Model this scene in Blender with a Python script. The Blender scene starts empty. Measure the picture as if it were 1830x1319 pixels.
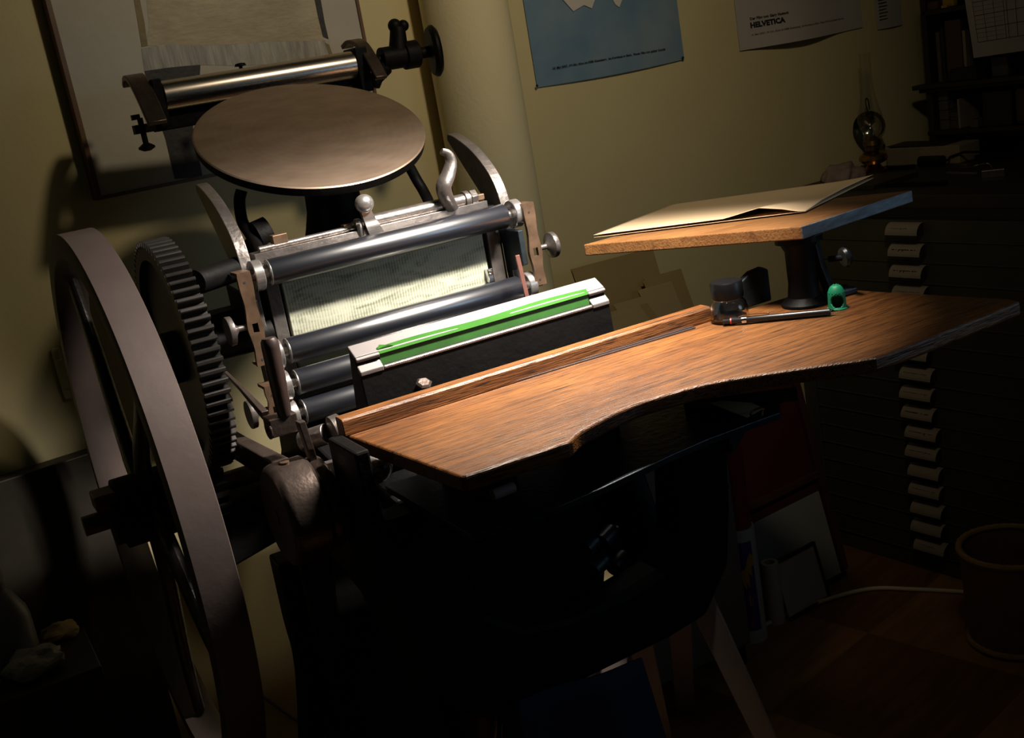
import bpy, bmesh, math, random
from mathutils import Vector, Matrix
random.seed(7)
sc = bpy.context.scene
COL = sc.collection
PI = math.pi

# ---------------------------------------------------------------- camera
cd = bpy.data.cameras.new('camera'); cam = bpy.data.objects.new('camera', cd); COL.objects.link(cam)
cd.sensor_fit = 'HORIZONTAL'; cd.sensor_width = 36.0; cd.lens = 36.0 * 2046.0 / 1830.0
cd.clip_start = 0.05; cd.clip_end = 30
cam.matrix_world = Matrix(((0.86097, 0.26642, -0.43330, 0), (-0.48009, 0.14421, -0.86528, 0),
                           (-0.16804, 0.95301, 0.25207, 1.40), (0, 0, 0, 1)))
sc.camera = cam

# ---------------------------------------------------------------- world, lights, exposure
w = bpy.data.worlds.new('world'); sc.world = w; w.use_nodes = True
w.node_tree.nodes['Background'].inputs[0].default_value = (0.62, 0.95, 0.55, 1)
w.node_tree.nodes['Background'].inputs[1].default_value = 0.006
sc.view_settings.view_transform = 'Standard'; sc.view_settings.look = 'None'
sc.view_settings.exposure = 0.0; sc.view_settings.gamma = 1.0; sc.view_settings.use_curve_mapping = False


def spot(name, loc, target, power, angle, blend, radius, color):
    l = bpy.data.lights.new(name, 'SPOT'); l.energy = power; l.spot_size = math.radians(angle); l.spot_blend = blend
    l.shadow_soft_size = radius; l.color = color
    o = bpy.data.objects.new(name, l); COL.objects.link(o); o.location = loc
    o.rotation_euler = (Vector(target) - Vector(loc)).to_track_quat('-Z', 'Y').to_euler()
    return o


# the work lamp hanging above the press, just out of frame
LAMP = (0.81, 1.09, 1.66)
l = bpy.data.lights.new('work_lamp_light', 'AREA'); l.shape = 'RECTANGLE'; l.size = 0.24; l.size_y = 0.05; l.energy = 13; l.color = (1.0, 0.91, 0.80); l.spread = math.radians(92)
o = bpy.data.objects.new('work_lamp_light', l); COL.objects.link(o)
zd = (Vector(LAMP) - Vector((0.61, 1.30, 1.07))).normalized(); xd = (Vector((1, 0, 0)) - zd * zd.x).normalized(); yd = zd.cross(xd)
o.matrix_world = Matrix(((xd.x, yd.x, zd.x, LAMP[0]), (xd.y, yd.y, zd.y, LAMP[1]), (xd.z, yd.z, zd.z, LAMP[2]), (0, 0, 0, 1)))
# added spot without a fixture, brightens the wall and column
spot('wall_fill_light', (1.04, 0.90, 2.15), (1.06, 2.12, 1.50), 21, 100, 1.0, 0.05, (1.0, 0.84, 0.58))
l = bpy.data.lights.new('room_fill_light', 'POINT'); l.energy = 1.3; l.shadow_soft_size = 0.15; l.color = (1.0, 0.80, 0.60)
o = bpy.data.objects.new('room_fill_light', l); COL.objects.link(o); o.location = (1.10, 0.60, 2.3)  # weak fill added for the right side, no lamp stands there
# dim bluish window light from the far right
l = bpy.data.lights.new('window_light', 'AREA'); l.energy = 0.32; l.size = 0.45; l.spread = math.radians(70); l.color = (0.50, 0.74, 1.0)
o = bpy.data.objects.new('window_light', l); COL.objects.link(o); o.location = (1.75, 0.1, 1.35)
o.rotation_euler = (Vector((1.12, 1.2, 1.1)) - o.location).to_track_quat('-Z', 'Y').to_euler()


# ---------------------------------------------------------------- materials
def nt(name):
    m = bpy.data.materials.new(name); m.use_nodes = True
    return m, m.node_tree.nodes, m.node_tree.links, m.node_tree.nodes['Principled BSDF']


def mat(name, c, rough=0.5, metal=0.0, var=0.0, scale=20.0, bump=0.0, bscale=None, c2=None, stretch=(1, 1, 1), rvar=0.0, emit=0.0, spec=None, detail=6.0):
    m, N, L, b = nt(name)
    b.inputs['Base Color'].default_value = (*c, 1); b.inputs['Roughness'].default_value = rough
    b.inputs['Metallic'].default_value = metal
    if spec is not None: b.inputs['Specular IOR Level'].default_value = spec
    if var or bump or c2 or rvar:
        tc = N.new('ShaderNodeTexCoord'); mp = N.new('ShaderNodeMapping'); mp.inputs['Scale'].default_value = stretch
        L.new(tc.outputs['Object'], mp.inputs['Vector'])
        n = N.new('ShaderNodeTexNoise'); n.inputs['Scale'].default_value = scale; n.inputs['Detail'].default_value = detail
        n.inputs['Roughness'].default_value = 0.62
        L.new(mp.outputs[0], n.inputs['Vector'])
        r = N.new('ShaderNodeValToRGB'); r.color_ramp.elements[0].position = 0.3; r.color_ramp.elements[1].position = 0.7
        k = c2 or tuple(max(0, x * (1 - var)) for x in c)
        r.color_ramp.elements[0].color = (*k, 1); r.color_ramp.elements[1].color = (*c, 1)
        L.new(n.outputs['Fac'], r.inputs['Fac']); L.new(r.outputs[0], b.inputs['Base Color'])
        if rvar:
            mr = N.new('ShaderNodeMapRange'); mr.inputs['To Min'].default_value = max(0.03, rough - rvar); mr.inputs['To Max'].default_value = rough + rvar
            L.new(n.outputs['Fac'], mr.inputs['Value']); L.new(mr.outputs[0], b.inputs['Roughness'])
        if bump:
            n2 = N.new('ShaderNodeTexNoise'); n2.inputs['Scale'].default_value = bscale or scale * 3; n2.inputs['Detail'].default_value = 5
            L.new(mp.outputs[0], n2.inputs['Vector'])
            bp = N.new('ShaderNodeBump'); bp.inputs['Strength'].default_value = bump; bp.inputs['Distance'].default_value = 0.004
            L.new(n2.outputs['Fac'], bp.inputs['Height']); L.new(bp.outputs[0], b.inputs['Normal'])
    return m


def wood(name, light, dark, rough=0.35, grain=(3, 60, 60), bump=0.25, ringscale=2.5, pit=0.5):
    m, N, L, b = nt(name)
    tc = N.new('ShaderNodeTexCoord'); mp = N.new('ShaderNodeMapping'); mp.inputs['Scale'].default_value = grain
    L.new(tc.outputs['Object'], mp.inputs['Vector'])
    n = N.new('ShaderNodeTexNoise'); n.inputs['Scale'].default_value = 1.6; n.inputs['Detail'].default_value = 9; n.inputs['Roughness'].default_value = 0.68
    n.inputs['Distortion'].default_value = 0.7
    L.new(mp.outputs[0], n.inputs['Vector'])
    r = N.new('ShaderNodeValToRGB')
    e = r.color_ramp.elements; e[0].position = 0.30; e[0].color = (*dark, 1); e[1].position = 0.66; e[1].color = (*light, 1)
    mid = r.color_ramp.elements.new(0.5); mid.color = (*[(a * 0.7 + d * 0.3) for a, d in zip(light, dark)], 1)
    L.new(n.outputs['Fac'], r.inputs['Fac'])
    # fine pores
    n3 = N.new('ShaderNodeTexNoise'); n3.inputs['Scale'].default_value = 9.0; n3.inputs['Detail'].default_value = 4
    L.new(mp.outputs[0], n3.inputs['Vector'])
    r3 = N.new('ShaderNodeValToRGB'); r3.color_ramp.elements[0].position = 0.36; r3.color_ramp.elements[1].position = 0.47
    r3.color_ramp.elements[0].color = (1 - pit, 1 - pit, 1 - pit, 1); r3.color_ramp.elements[1].color = (1, 1, 1, 1)
    L.new(n3.outputs['Fac'], r3.inputs['Fac'])
    # broad stains
    n2 = N.new('ShaderNodeTexNoise'); n2.inputs['Scale'].default_value = 9.0; n2.inputs['Detail'].default_value = 5
    L.new(tc.outputs['Object'], n2.inputs['Vector'])
    r2 = N.new('ShaderNodeValToRGB'); r2.color_ramp.elements[0].position = 0.35; r2.color_ramp.elements[1].position = 0.6
    r2.color_ramp.elements[0].color = (0.62, 0.55, 0.5, 1); r2.color_ramp.elements[1].color = (1, 1, 1, 1)
    L.new(n2.outputs['Fac'], r2.inputs['Fac'])
    x = N.new('ShaderNodeMixRGB'); x.blend_type = 'MULTIPLY'; x.inputs[0].default_value = 1
    L.new(r.outputs[0], x.inputs[1]); L.new(r3.outputs[0], x.inputs[2])
    y = N.new('ShaderNodeMixRGB'); y.blend_type = 'MULTIPLY'; y.inputs[0].default_value = 0.8
    L.new(x.outputs[0], y.inputs[1]); L.new(r2.outputs[0], y.inputs[2])
    L.new(y.outputs[0], b.inputs['Base Color'])
    b.inputs['Roughness'].default_value = rough
    bp = N.new('ShaderNodeBump'); bp.inputs['Strength'].default_value = bump; bp.inputs['Distance'].default_value = 0.003
    L.new(n3.outputs['Fac'], bp.inputs['Height']); L.new(bp.outputs[0], b.inputs['Normal'])
    return m


M = {}
M['wall'] = mat('wall_plaster', (0.62, 0.53, 0.29), 0.85, var=0.06, scale=3, bump=0.12, bscale=120)
M['column'] = mat('column_plaster', (0.66, 0.58, 0.36), 0.8, var=0.05, scale=3, bump=0.15, bscale=120)
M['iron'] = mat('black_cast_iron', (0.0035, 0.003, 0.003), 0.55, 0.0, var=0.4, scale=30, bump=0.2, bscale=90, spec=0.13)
M['gloss_iron'] = mat('gloss_black_iron', (0.010, 0.008, 0.008), 0.32, 0.0, var=0.3, scale=30, bump=0.25, bscale=150, spec=0.6)
M['shaft'] = mat('brown_shaft_iron', (0.15, 0.085, 0.06), 0.5, 0.2, var=0.4, scale=40)
M['iron_blue'] = mat('blued_iron', (0.02, 0.028, 0.034), 0.38, 0.3, var=0.4, scale=30, bump=0.2, bscale=80)
M['rim'] = mat('worn_brown_iron', (0.125, 0.094, 0.086), 0.55, 0.35, var=0.22, scale=10, bump=0.12, bscale=40)
M['gear'] = mat('gear_iron', (0.06, 0.055, 0.052), 0.36, 0.75, var=0.3, scale=40)
M['oldsteel'] = mat('dull_steel', (0.27, 0.24, 0.225), 0.34, 0.85, var=0.35, scale=45, bump=0.15, bscale=160, rvar=0.08)
M['boss'] = mat('brown_worn_steel', (0.13, 0.096, 0.082), 0.36, 0.8, var=0.35, scale=60, bump=0.12, bscale=200)
M['steel'] = mat('bright_steel', (0.52, 0.49, 0.475), 0.26, 0.85, var=0.15, scale=30, rvar=0.06, stretch=(1, 8, 8))
M['fountain'] = mat('brushed_roller_steel', (0.50, 0.44, 0.40), 0.27, 1.0, var=0.2, scale=14, stretch=(1, 12, 12), rvar=0.05)
M['rubber'] = mat('glossy_blue_black_rubber', (0.005, 0.006, 0.010), 0.28, 0.0, spec=0.5)
M['rubber'].node_tree.nodes['Principled BSDF'].inputs['IOR'].default_value = 2.6
M['brass'] = mat('tarnished_bronze', (0.17, 0.105, 0.065), 0.42, 0.6, var=0.45, scale=50, rvar=0.1)
M['grip'] = mat('brown_grip', (0.028, 0.015, 0.0125), 0.45, 0.0, var=0.2, scale=30, bump=0.1)
M['redrust'] = mat('rusty_red_strip', (0.17, 0.07, 0.055), 0.5, 0.4, var=0.4, scale=60)
M['shadegreen'] = mat('shaded_green_packing', (0.02, 0.10, 0.012), 0.5, var=0.4, scale=20)  # darker than the tape to imitate shade in the platen groove
M['green'] = mat('green_tape', (0.028, 0.115, 0.014), 0.8, 0.0, var=0.25, scale=20, spec=0.1)
M['quoin'] = mat('zinc', (0.6, 0.6, 0.6), 0.2, 1.0)
M['platemetal'] = mat('pale_zinc', (0.135, 0.119, 0.116), 0.55, 0.15, var=0.12, scale=50)
M['board'] = wood('old_oak_board', (0.22, 0.082, 0.017), (0.045, 0.014, 0.004), 0.42, (3.5, 80, 60), pit=0.8, bump=0.4)
M['standboard'] = wood('pine_board', (0.27, 0.125, 0.04), (0.13, 0.052, 0.016), 0.45, (5, 40, 40), pit=0.25)
M['endgrain'] = mat('blue_lit_end_grain', (0.30, 0.34, 0.37), 0.7, c2=(0.12, 0.135, 0.15), scale=26, stretch=(0.6, 0.6, 3), detail=3, bump=0.2)  # bluish tone stands in for window light on the board end
M['paper'] = mat('cream_paper', (0.66, 0.49, 0.30), 0.75, var=0.04, scale=6)
M['white'] = mat('white_paper', (0.46, 0.42, 0.405), 0.8, var=0.04, scale=5)
M['ink'] = mat('black_print', (0.01, 0.01, 0.012), 0.7)
M['greyink'] = mat('faded_print', (0.10, 0.085, 0.08), 0.7)
M['card'] = mat('label_card', (0.30, 0.25, 0.195), 0.8, var=0.1, scale=30)
M['label_metal'] = mat('label_holder_metal', (0.03, 0.03, 0.025), 0.5, 0.3)
M['cabinet'] = mat('dark_olive_cabinet', (0.055, 0.056, 0.036), 0.5, var=0.3, scale=8, bump=0.05)
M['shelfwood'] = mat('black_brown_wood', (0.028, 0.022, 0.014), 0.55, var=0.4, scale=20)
M['frame'] = mat('thin_brown_frame', (0.14, 0.065, 0.025), 0.5, var=0.3, scale=30)
M['cv_white'] = mat('painted_offwhite', (0.50, 0.47, 0.40), 0.7, c2=(0.42, 0.38, 0.32), scale=5, bump=0.2, bscale=60)
M['cv_beige'] = mat('painted_beige', (0.50, 0.43, 0.31), 0.7, c2=(0.33, 0.27, 0.18), scale=9, bump=0.6, bscale=50, stretch=(1, 1, 2.5))
M['cv_grey'] = mat('painted_grey_strokes', (0.50, 0.47, 0.42), 0.7, c2=(0.24, 0.23, 0.22), scale=14, bump=0.6, bscale=50, stretch=(6, 1, 0.8))
M['cv_dark'] = mat('painted_black', (0.028, 0.025, 0.027), 0.6, var=0.4, scale=20, bump=0.4)
M['cv_olive'] = mat('painted_olive', (0.13, 0.115, 0.075), 0.7, c2=(0.30, 0.23, 0.10), scale=18, bump=0.5)
M['blue'] = mat('poster_blue', (0.22, 0.30, 0.37), 0.6, c2=(0.10, 0.20, 0.32), scale=4.5, detail=3)
M['posterwhite'] = mat('poster_white', (0.60, 0.56, 0.52), 0.6)
M['glassdark'] = mat('dark_plastic', (0.004, 0.004, 0.0045), 0.35, spec=0.25)
M['pen'] = mat('matte_black', (0.008, 0.007, 0.008), 0.35)
M['penred'] = mat('red_ring', (0.6, 0.03, 0.02), 0.4)
M['chrome'] = mat('chrome', (0.75, 0.72, 0.7), 0.12, 1.0)
M['cot'] = mat('green_rubber', (0.0, 0.20, 0.09), 0.55)
M['folder'] = mat('kraft_card', (0.36, 0.25, 0.10), 0.8, var=0.12, scale=8)
M['folder2'] = mat('pale_kraft_card', (0.42, 0.31, 0.14), 0.8, var=0.12, scale=8)
M['palewood'] = mat('pale_grey_wood', (0.13, 0.105, 0.09), 0.6, var=0.15, scale=10, stretch=(6, 6, 0.7))
M['redpanel'] = mat('dark_red_board', (0.07, 0.013, 0.009), 0.5, var=0.2, scale=12)
M['redtube'] = mat('red_tube', (0.23, 0.02, 0.012), 0.4)
M['lab_blue'] = mat('label_blue', (0.03, 0.04, 0.22), 0.4)
M['lab_yellow'] = mat('label_yellow', (0.5, 0.25, 0.02), 0.4)
M['lab_purple'] = mat('label_purple', (0.15, 0.008, 0.14), 0.4)
M['cable'] = mat('white_cable', (0.62, 0.52, 0.40), 0.5)
M['bin'] = mat('birch_leather', (0.22, 0.105, 0.045), 0.6, var=0.4, scale=14, bump=0.3)
M['stitch'] = mat('rim_lacing', (0.36, 0.22, 0.08), 0.6, var=0.3, scale=60)
M['rag'] = mat('pinkish_rag', (0.30, 0.21, 0.19), 0.9, var=0.3, scale=30)
M['parcelm'] = mat('grey_wrapping_paper', (0.32, 0.26, 0.18), 0.7, var=0.25, scale=12)
M['bookred'] = mat('dull_red_card', (0.10, 0.055, 0.045), 0.7, var=0.3, scale=30)
M['bookgrey'] = mat('dull_grey_card', (0.12, 0.11, 0.09), 0.7, var=0.3, scale=30)
M['yellow'] = mat('yellow_plastic', (0.45, 0.30, 0.01), 0.5)
M['navy'] = mat('navy_cloth', (0.010, 0.016, 0.05), 0.8, var=0.3, scale=60)
M['bluebag'] = mat('blue_plastic_film', (0.10, 0.18, 0.50), 0.25, var=0.3, scale=20)
M['pet'] = mat('cloudy_plastic', (0.22, 0.22, 0.23), 0.3)
M['pink'] = mat('pink_eraser', (0.35, 0.22, 0.2), 0.6)
M['switch'] = mat('ivory_plastic', (0.55, 0.48, 0.30), 0.5)
M['brownbelt'] = mat('brown_disc', (0.06, 0.022, 0.012), 0.5, var=0.3, scale=20)
M['oilbrass'] = mat('lamp_brass', (0.55, 0.30, 0.06), 0.25, 1.0, var=0.3, scale=25)
M['mirror'] = mat('lamp_reflector', (0.32, 0.30, 0.27), 0.12, 1.0)


def glass(name, tint=(1, 1, 1), rough=0.02):
    m, N, L, b = nt(name)
    b.inputs['Base Color'].default_value = (*tint, 1); b.inputs['Roughness'].default_value = rough
    b.inputs['Transmission Weight'].default_value = 1.0; b.inputs['IOR'].default_value = 1.45
    return m


M['glass'], N_, L_n, b_ = nt('thin_clear_glass')
tr_ = N_.new('ShaderNodeBsdfTransparent'); tr_.inputs[0].default_value = (0.93, 0.94, 0.92, 1)
gl_ = N_.new('ShaderNodeBsdfGlossy'); gl_.inputs['Roughness'].default_value = 0.03
fr2 = N_.new('ShaderNodeMath'); fr2.operation = 'MULTIPLY_ADD'; lw_ = N_.new('ShaderNodeLayerWeight'); lw_.inputs['Blend'].default_value = 0.12
L_n.new(lw_.outputs['Facing'], fr2.inputs[0]); fr2.inputs[1].default_value = 0.85; fr2.inputs[2].default_value = 0.05
mx_ = N_.new('ShaderNodeMixShader'); L_n.new(fr2.outputs[0], mx_.inputs[0]); L_n.new(tr_.outputs[0], mx_.inputs[1]); L_n.new(gl_.outputs[0], mx_.inputs[2])
L_n.new(mx_.outputs[0], N_['Material Output'].inputs['Surface'])
M['bottleglass'] = glass('bottle_glass', (0.80, 0.78, 0.76), 0.04)
M['inkliquid'] = mat('ink_residue', (0.03, 0.022, 0.018), 0.2)


def disc_material():
    m, N, L, b = nt('ink_disc_iron')
    b.inputs['Metallic'].default_value = 0.8; b.inputs['Roughness'].default_value = 0.5
    tc = N.new('ShaderNodeTexCoord'); wv = N.new('ShaderNodeTexWave'); wv.wave_type = 'RINGS'; wv.rings_direction = 'Z'
    wv.inputs['Scale'].default_value = 26; wv.inputs['Distortion'].default_value = 2.2; wv.inputs['Detail'].default_value = 4; wv.inputs['Detail Scale'].default_value = 3
    L.new(tc.outputs['Object'], wv.inputs['Vector'])
    n = N.new('ShaderNodeTexNoise'); n.inputs['Scale'].default_value = 16; n.inputs['Detail'].default_value = 6
    mp = N.new('ShaderNodeMapping'); mp.inputs['Scale'].default_value = (1, 2.2, 1); L.new(tc.outputs['Object'], mp.inputs['Vector']); L.new(mp.outputs[0], n.inputs['Vector'])
    mx = N.new('ShaderNodeMixRGB'); mx.inputs[0].default_value = 0.05; L.new(n.outputs['Fac'], mx.inputs[1]); L.new(wv.outputs['Fac'], mx.inputs[2])
    r = N.new('ShaderNodeValToRGB'); r.color_ramp.elements[0].position = 0.32; r.color_ramp.elements[1].position = 0.62
    r.color_ramp.elements[0].color = (0.34, 0.245, 0.185, 1); r.color_ramp.elements[1].color = (0.43, 0.32, 0.245, 1)
    L.new(mx.outputs[0], r.inputs['Fac']); L.new(r.outputs[0], b.inputs['Base Color'])
    return m


M['disc'] = disc_material()


def form_material():
    # cracked wood type / woodcut block: fine vertical grid, knots, worn metal-grey sheen
    m, N, L, b = nt('worn_block_face')
    tc = N.new('ShaderNodeTexCoord')
    wv = N.new('ShaderNodeTexWave'); wv.bands_direction = 'X'; wv.inputs['Scale'].default_value = 75; wv.inputs['Distortion'].default_value = 1.6; wv.inputs['Detail'].default_value = 3
    L.new(tc.outputs['Object'], wv.inputs['Vector'])
    wz = N.new('ShaderNodeTexWave'); wz.bands_direction = 'Z'; wz.inputs['Scale'].default_value = 70; wz.inputs['Distortion'].default_value = 2.5; wz.inputs['Detail'].default_value = 3
    L.new(tc.outputs['Object'], wz.inputs['Vector'])
    n = N.new('ShaderNodeTexNoise'); n.inputs['Scale'].default_value = 45; n.inputs['Detail'].default_value = 8; n.inputs['Distortion'].default_value = 1.4
    mpf = N.new('ShaderNodeMapping'); mpf.inputs['Scale'].default_value = (0.4, 1, 1.7); L.new(tc.outputs['Object'], mpf.inputs['Vector']); L.new(mpf.outputs[0], n.inputs['Vector'])
    a = N.new('ShaderNodeMixRGB'); a.blend_type = 'MULTIPLY'; a.inputs[0].default_value = 0.35; L.new(wv.outputs['Fac'], a.inputs[1]); L.new(wz.outputs['Fac'], a.inputs[2])
    a2 = N.new('ShaderNodeMixRGB'); a2.inputs[0].default_value = 0.80; L.new(a.outputs[0], a2.inputs[1]); L.new(n.outputs['Fac'], a2.inputs[2])
    r = N.new('ShaderNodeValToRGB'); r.color_ramp.elements[0].position = 0.28; r.color_ramp.elements[1].position = 0.52
    r.color_ramp.elements[0].color = (0.15, 0.165, 0.105, 1); r.color_ramp.elements[1].color = (0.40, 0.405, 0.32, 1)
    L.new(a2.outputs[0], r.inputs['Fac']); L.new(r.outputs[0], b.inputs['Base Color'])
    b.inputs['Roughness'].default_value = 0.5; b.inputs['Metallic'].default_value = 0.25
    bp = N.new('ShaderNodeBump'); bp.inputs['Strength'].default_value = 0.3; bp.inputs['Distance'].default_value = 0.002
    L.new(a2.outputs[0], bp.inputs['Height']); L.new(bp.outputs[0], b.inputs['Normal'])
    return m


M['form'] = form_material()


def floor_material():
    m, N, L, b = nt('parquet_floor')
    tc = N.new('ShaderNodeTexCoord'); mp = N.new('ShaderNodeMapping'); mp.inputs['Rotation'].default_value = (0, 0, math.radians(-7))
    L.new(tc.outputs['Object'], mp.inputs['Vector'])
    ch = N.new('ShaderNodeTexChecker'); ch.inputs['Scale'].default_value = 2.6
    ch.inputs['Color1'].default_value = (0.34, 0.165, 0.055, 1); ch.inputs['Color2'].default_value = (0.20, 0.085, 0.028, 1)
    L.new(mp.outputs[0], ch.inputs['Vector'])
    m2 = N.new('ShaderNodeMapping'); m2.inputs['Scale'].default_value = (2, 16, 1); L.new(mp.outputs[0], m2.inputs['Vector'])
    n = N.new('ShaderNodeTexNoise'); n.inputs['Scale'].default_value = 2.5; n.inputs['Detail'].default_value = 6; L.new(m2.outputs[0], n.inputs['Vector'])
    r = N.new('ShaderNodeValToRGB'); r.color_ramp.elements[0].position = 0.3; r.color_ramp.elements[1].position = 0.7
    r.color_ramp.elements[0].color = (0.6, 0.55, 0.5, 1); r.color_ramp.elements[1].color = (1, 1, 1, 1)
    L.new(n.outputs['Fac'], r.inputs['Fac'])
    x = N.new('ShaderNodeMixRGB'); x.blend_type = 'MULTIPLY'; x.inputs[0].default_value = 1; L.new(ch.outputs['Color'], x.inputs[1]); L.new(r.outputs[0], x.inputs[2])
    L.new(x.outputs[0], b.inputs['Base Color']); b.inputs['Roughness'].default_value = 0.5
    return m


M['floor'] = floor_material()

# ---------------------------------------------------------------- helpers
FR = {}    # object -> frame (matrix) its mesh data is expressed in
IDENT = Matrix.Identity(4)
ROOM = Matrix.Translation((1.998, 2.284, 0)) @ Matrix.Rotation(math.radians(5.9), 4, 'Z')     # x along back wall, -y into room
CAB = Matrix.Translation((1.998, 2.284, 0)) @ Matrix.Rotation(math.radians(-84.1), 4, 'Z')      # x along cabinet front, +y into cabinet


def tag(o, label=None, cat=None, group=None, kind=None):
    if label: o['label'] = label
    if cat: o['category'] = cat
    if group: o['group'] = group
    if kind: o['kind'] = kind
    return o


def thing(name, label, cat, loc=(0, 0, 0), frame=None, group=None):
    """An Empty at the thing's base; loc is given in frame (world when None)."""
    o = bpy.data.objects.new(name, None); COL.objects.link(o); o.empty_display_size = 0.05
    fm = (frame or IDENT) @ Matrix.Translation(loc)
    o.matrix_world = fm; FR[o] = fm
    return tag(o, label, cat, group)


def obj(name, bm, m, parent=None, frame=None, smooth=False, bevel=0.0, seg=2, label=None, solid=0.0, angle=35):
    """Link bm (coordinates in frame, world when None) as ONE mesh object under parent."""
    me = bpy.data.meshes.new(name)
    fm = frame or IDENT
    if parent is not None:
        pf = FR[parent]; bmesh.ops.transform(bm, matrix=pf.inverted() @ fm, verts=bm.verts); of = pf
    else:
        of = fm
    bmesh.ops.recalc_face_normals(bm, faces=bm.faces)
    bm.to_mesh(me); bm.free()
    for k in (m if isinstance(m, (list, tuple)) else [m]): me.materials.append(k)
    o = bpy.data.objects.new(name, me); COL.objects.link(o)
    FR[o] = of
    if parent is not None: o.parent = parent
    else: o.matrix_world = of
    if smooth:
        for p in me.polygons: p.use_smooth = True
        if angle:
            try: me.set_sharp_from_angle(angle=math.radians(angle))
            except Exception: pass
    if solid:
        s = o.modifiers.new('solid', 'SOLIDIFY'); s.thickness = solid; s.offset = 0
    if bevel:
        b = o.modifiers.new('bevel', 'BEVEL'); b.width = bevel; b.segments = seg; b.limit_method = 'ANGLE'; b.angle_limit = math.radians(40)
    if label: o['label'] = label
    return o


def B(): return bmesh.new()


def box(bm, a, b, rot=None, piv=None, mi=0):
    vs = [bm.verts.new((x, y, z)) for x in (a[0], b[0]) for y in (a[1], b[1]) for z in (a[2], b[2])]
    fs = [bm.faces.new([vs[i] for i in q]) for q in ((0, 1, 3, 2), (4, 6, 7, 5), (0, 4, 5, 1), (2, 3, 7, 6), (0, 2, 6, 4), (1, 5, 7, 3))]
    for f in fs: f.material_index = mi
    if rot is not None:
        bmesh.ops.rotate(bm, verts=vs, cent=piv or [(a[i] + b[i]) / 2 for i in range(3)], matrix=rot)
    return vs


def rotm(deg, ax): return Matrix.Rotation(math.radians(deg), 3, ax)


def axes(d):
    d = Vector(d).normalized(); u = d.orthogonal().normalized(); return u, d.cross(u), d


def lathe(bm, prof, origin, d=(0, 0, 1), n=32, closed=False, capa=True, capb=True, mi=0, arc=None):
    """prof: [(r,h)] rotated about the axis d through origin; closed joins last ring to first."""
    u, v, w_ = axes(d); o = Vector(origin); rings = []
    for r, h in prof:
        rings.append([bm.verts.new(o + w_ * h + (u * math.cos(2 * PI * i / n) + v * math.sin(2 * PI * i / n)) * max(r, 1e-5)) for i in range(n)])
    pr = list(zip(rings, rings[1:])) + ([(rings[-1], rings[0])] if closed else [])
    for A, C in pr:
        for i in range(n):
            f = bm.faces.new((A[i], A[(i + 1) % n], C[(i + 1) % n], C[i])); f.material_index = mi
    if not closed:
        if capa: bm.faces.new(rings[0][::-1]).material_index = mi
        if capb: bm.faces.new(rings[-1]).material_index = mi


def cyl(bm, a, b, r, n=24, r2=None, mi=0):
    a = Vector(a); b = Vector(b); lathe(bm, [(r, 0), (r if r2 is None else r2, (b - a).length)], a, b - a, n, mi=mi)


def tube(bm, pts, r, n=10, mi=0, flat=None, up=None):
    """Swept tube; r scalar or per-point list; flat=(a,b) gives an elliptic section a across, b thick, up fixes its thick direction."""
    pts = [Vector(p) for p in pts]; rings = []; prev = None
    for i, p in enumerate(pts):
        t = (pts[min(i + 1, len(pts) - 1)] - pts[max(i - 1, 0)]).normalized()
        if up is not None: u = (Vector(up) - t * t.dot(Vector(up))).normalized()
        elif prev is None: u = t.orthogonal().normalized()
        else: u = (prev - t * t.dot(prev)).normalized()
        prev = u; v = t.cross(u)
        rr = r[i] if isinstance(r, (list, tuple)) else r
        fa, fb = flat if flat else (1, 1)
        rings.append([bm.verts.new(p + v * math.cos(2 * PI * k / n) * rr * fa + u * math.sin(2 * PI * k / n) * rr * fb) for k in range(n)])
    for A, C in zip(rings, rings[1:]):
        for i in range(n):
            f = bm.faces.new((A[i], A[(i + 1) % n], C[(i + 1) % n], C[i])); f.material_index = mi
    bm.faces.new(rings[0][::-1]).material_index = mi; bm.faces.new(rings[-1]).material_index = mi


def smoothpath(pts, k=6):
    """Catmull-Rom resample."""
    P = [Vector(p) for p in pts]; P = [P[0] * 2 - P[1]] + P + [P[-1] * 2 - P[-2]]; out = []
    for i in range(1, len(P) - 2):
        a, b, c, d = P[i - 1], P[i], P[i + 1], P[i + 2]
        for j in range(k):
            t = j / k
            out.append(0.5 * ((2 * b) + (c - a) * t + (2 * a - 5 * b + 4 * c - d) * t * t + (3 * b - a - 3 * c + d) * t ** 3))
    out.append(P[-2]); return out


def prism(bm, poly, plane, a, b, mi=0):
    """Extrude a 2-D outline: plane 'yz' along x from a to b, 'xz' along y, 'xy' along z."""
    def pt(p, t):
        return {'yz': (t, p[0], p[1]), 'xz': (p[0], t, p[1]), 'xy': (p[0], p[1], t)}[plane]
    A = [bm.verts.new(pt(p, a)) for p in poly]; C = [bm.verts.new(pt(p, b)) for p in poly]
    n = len(poly); fs = [bm.faces.new(A), bm.faces.new(C[::-1])]
    for i in range(n): fs.append(bm.faces.new((A[i], C[i], C[(i + 1) % n], A[(i + 1) % n])))
    for f in fs: f.material_index = mi
    return A + C


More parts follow.
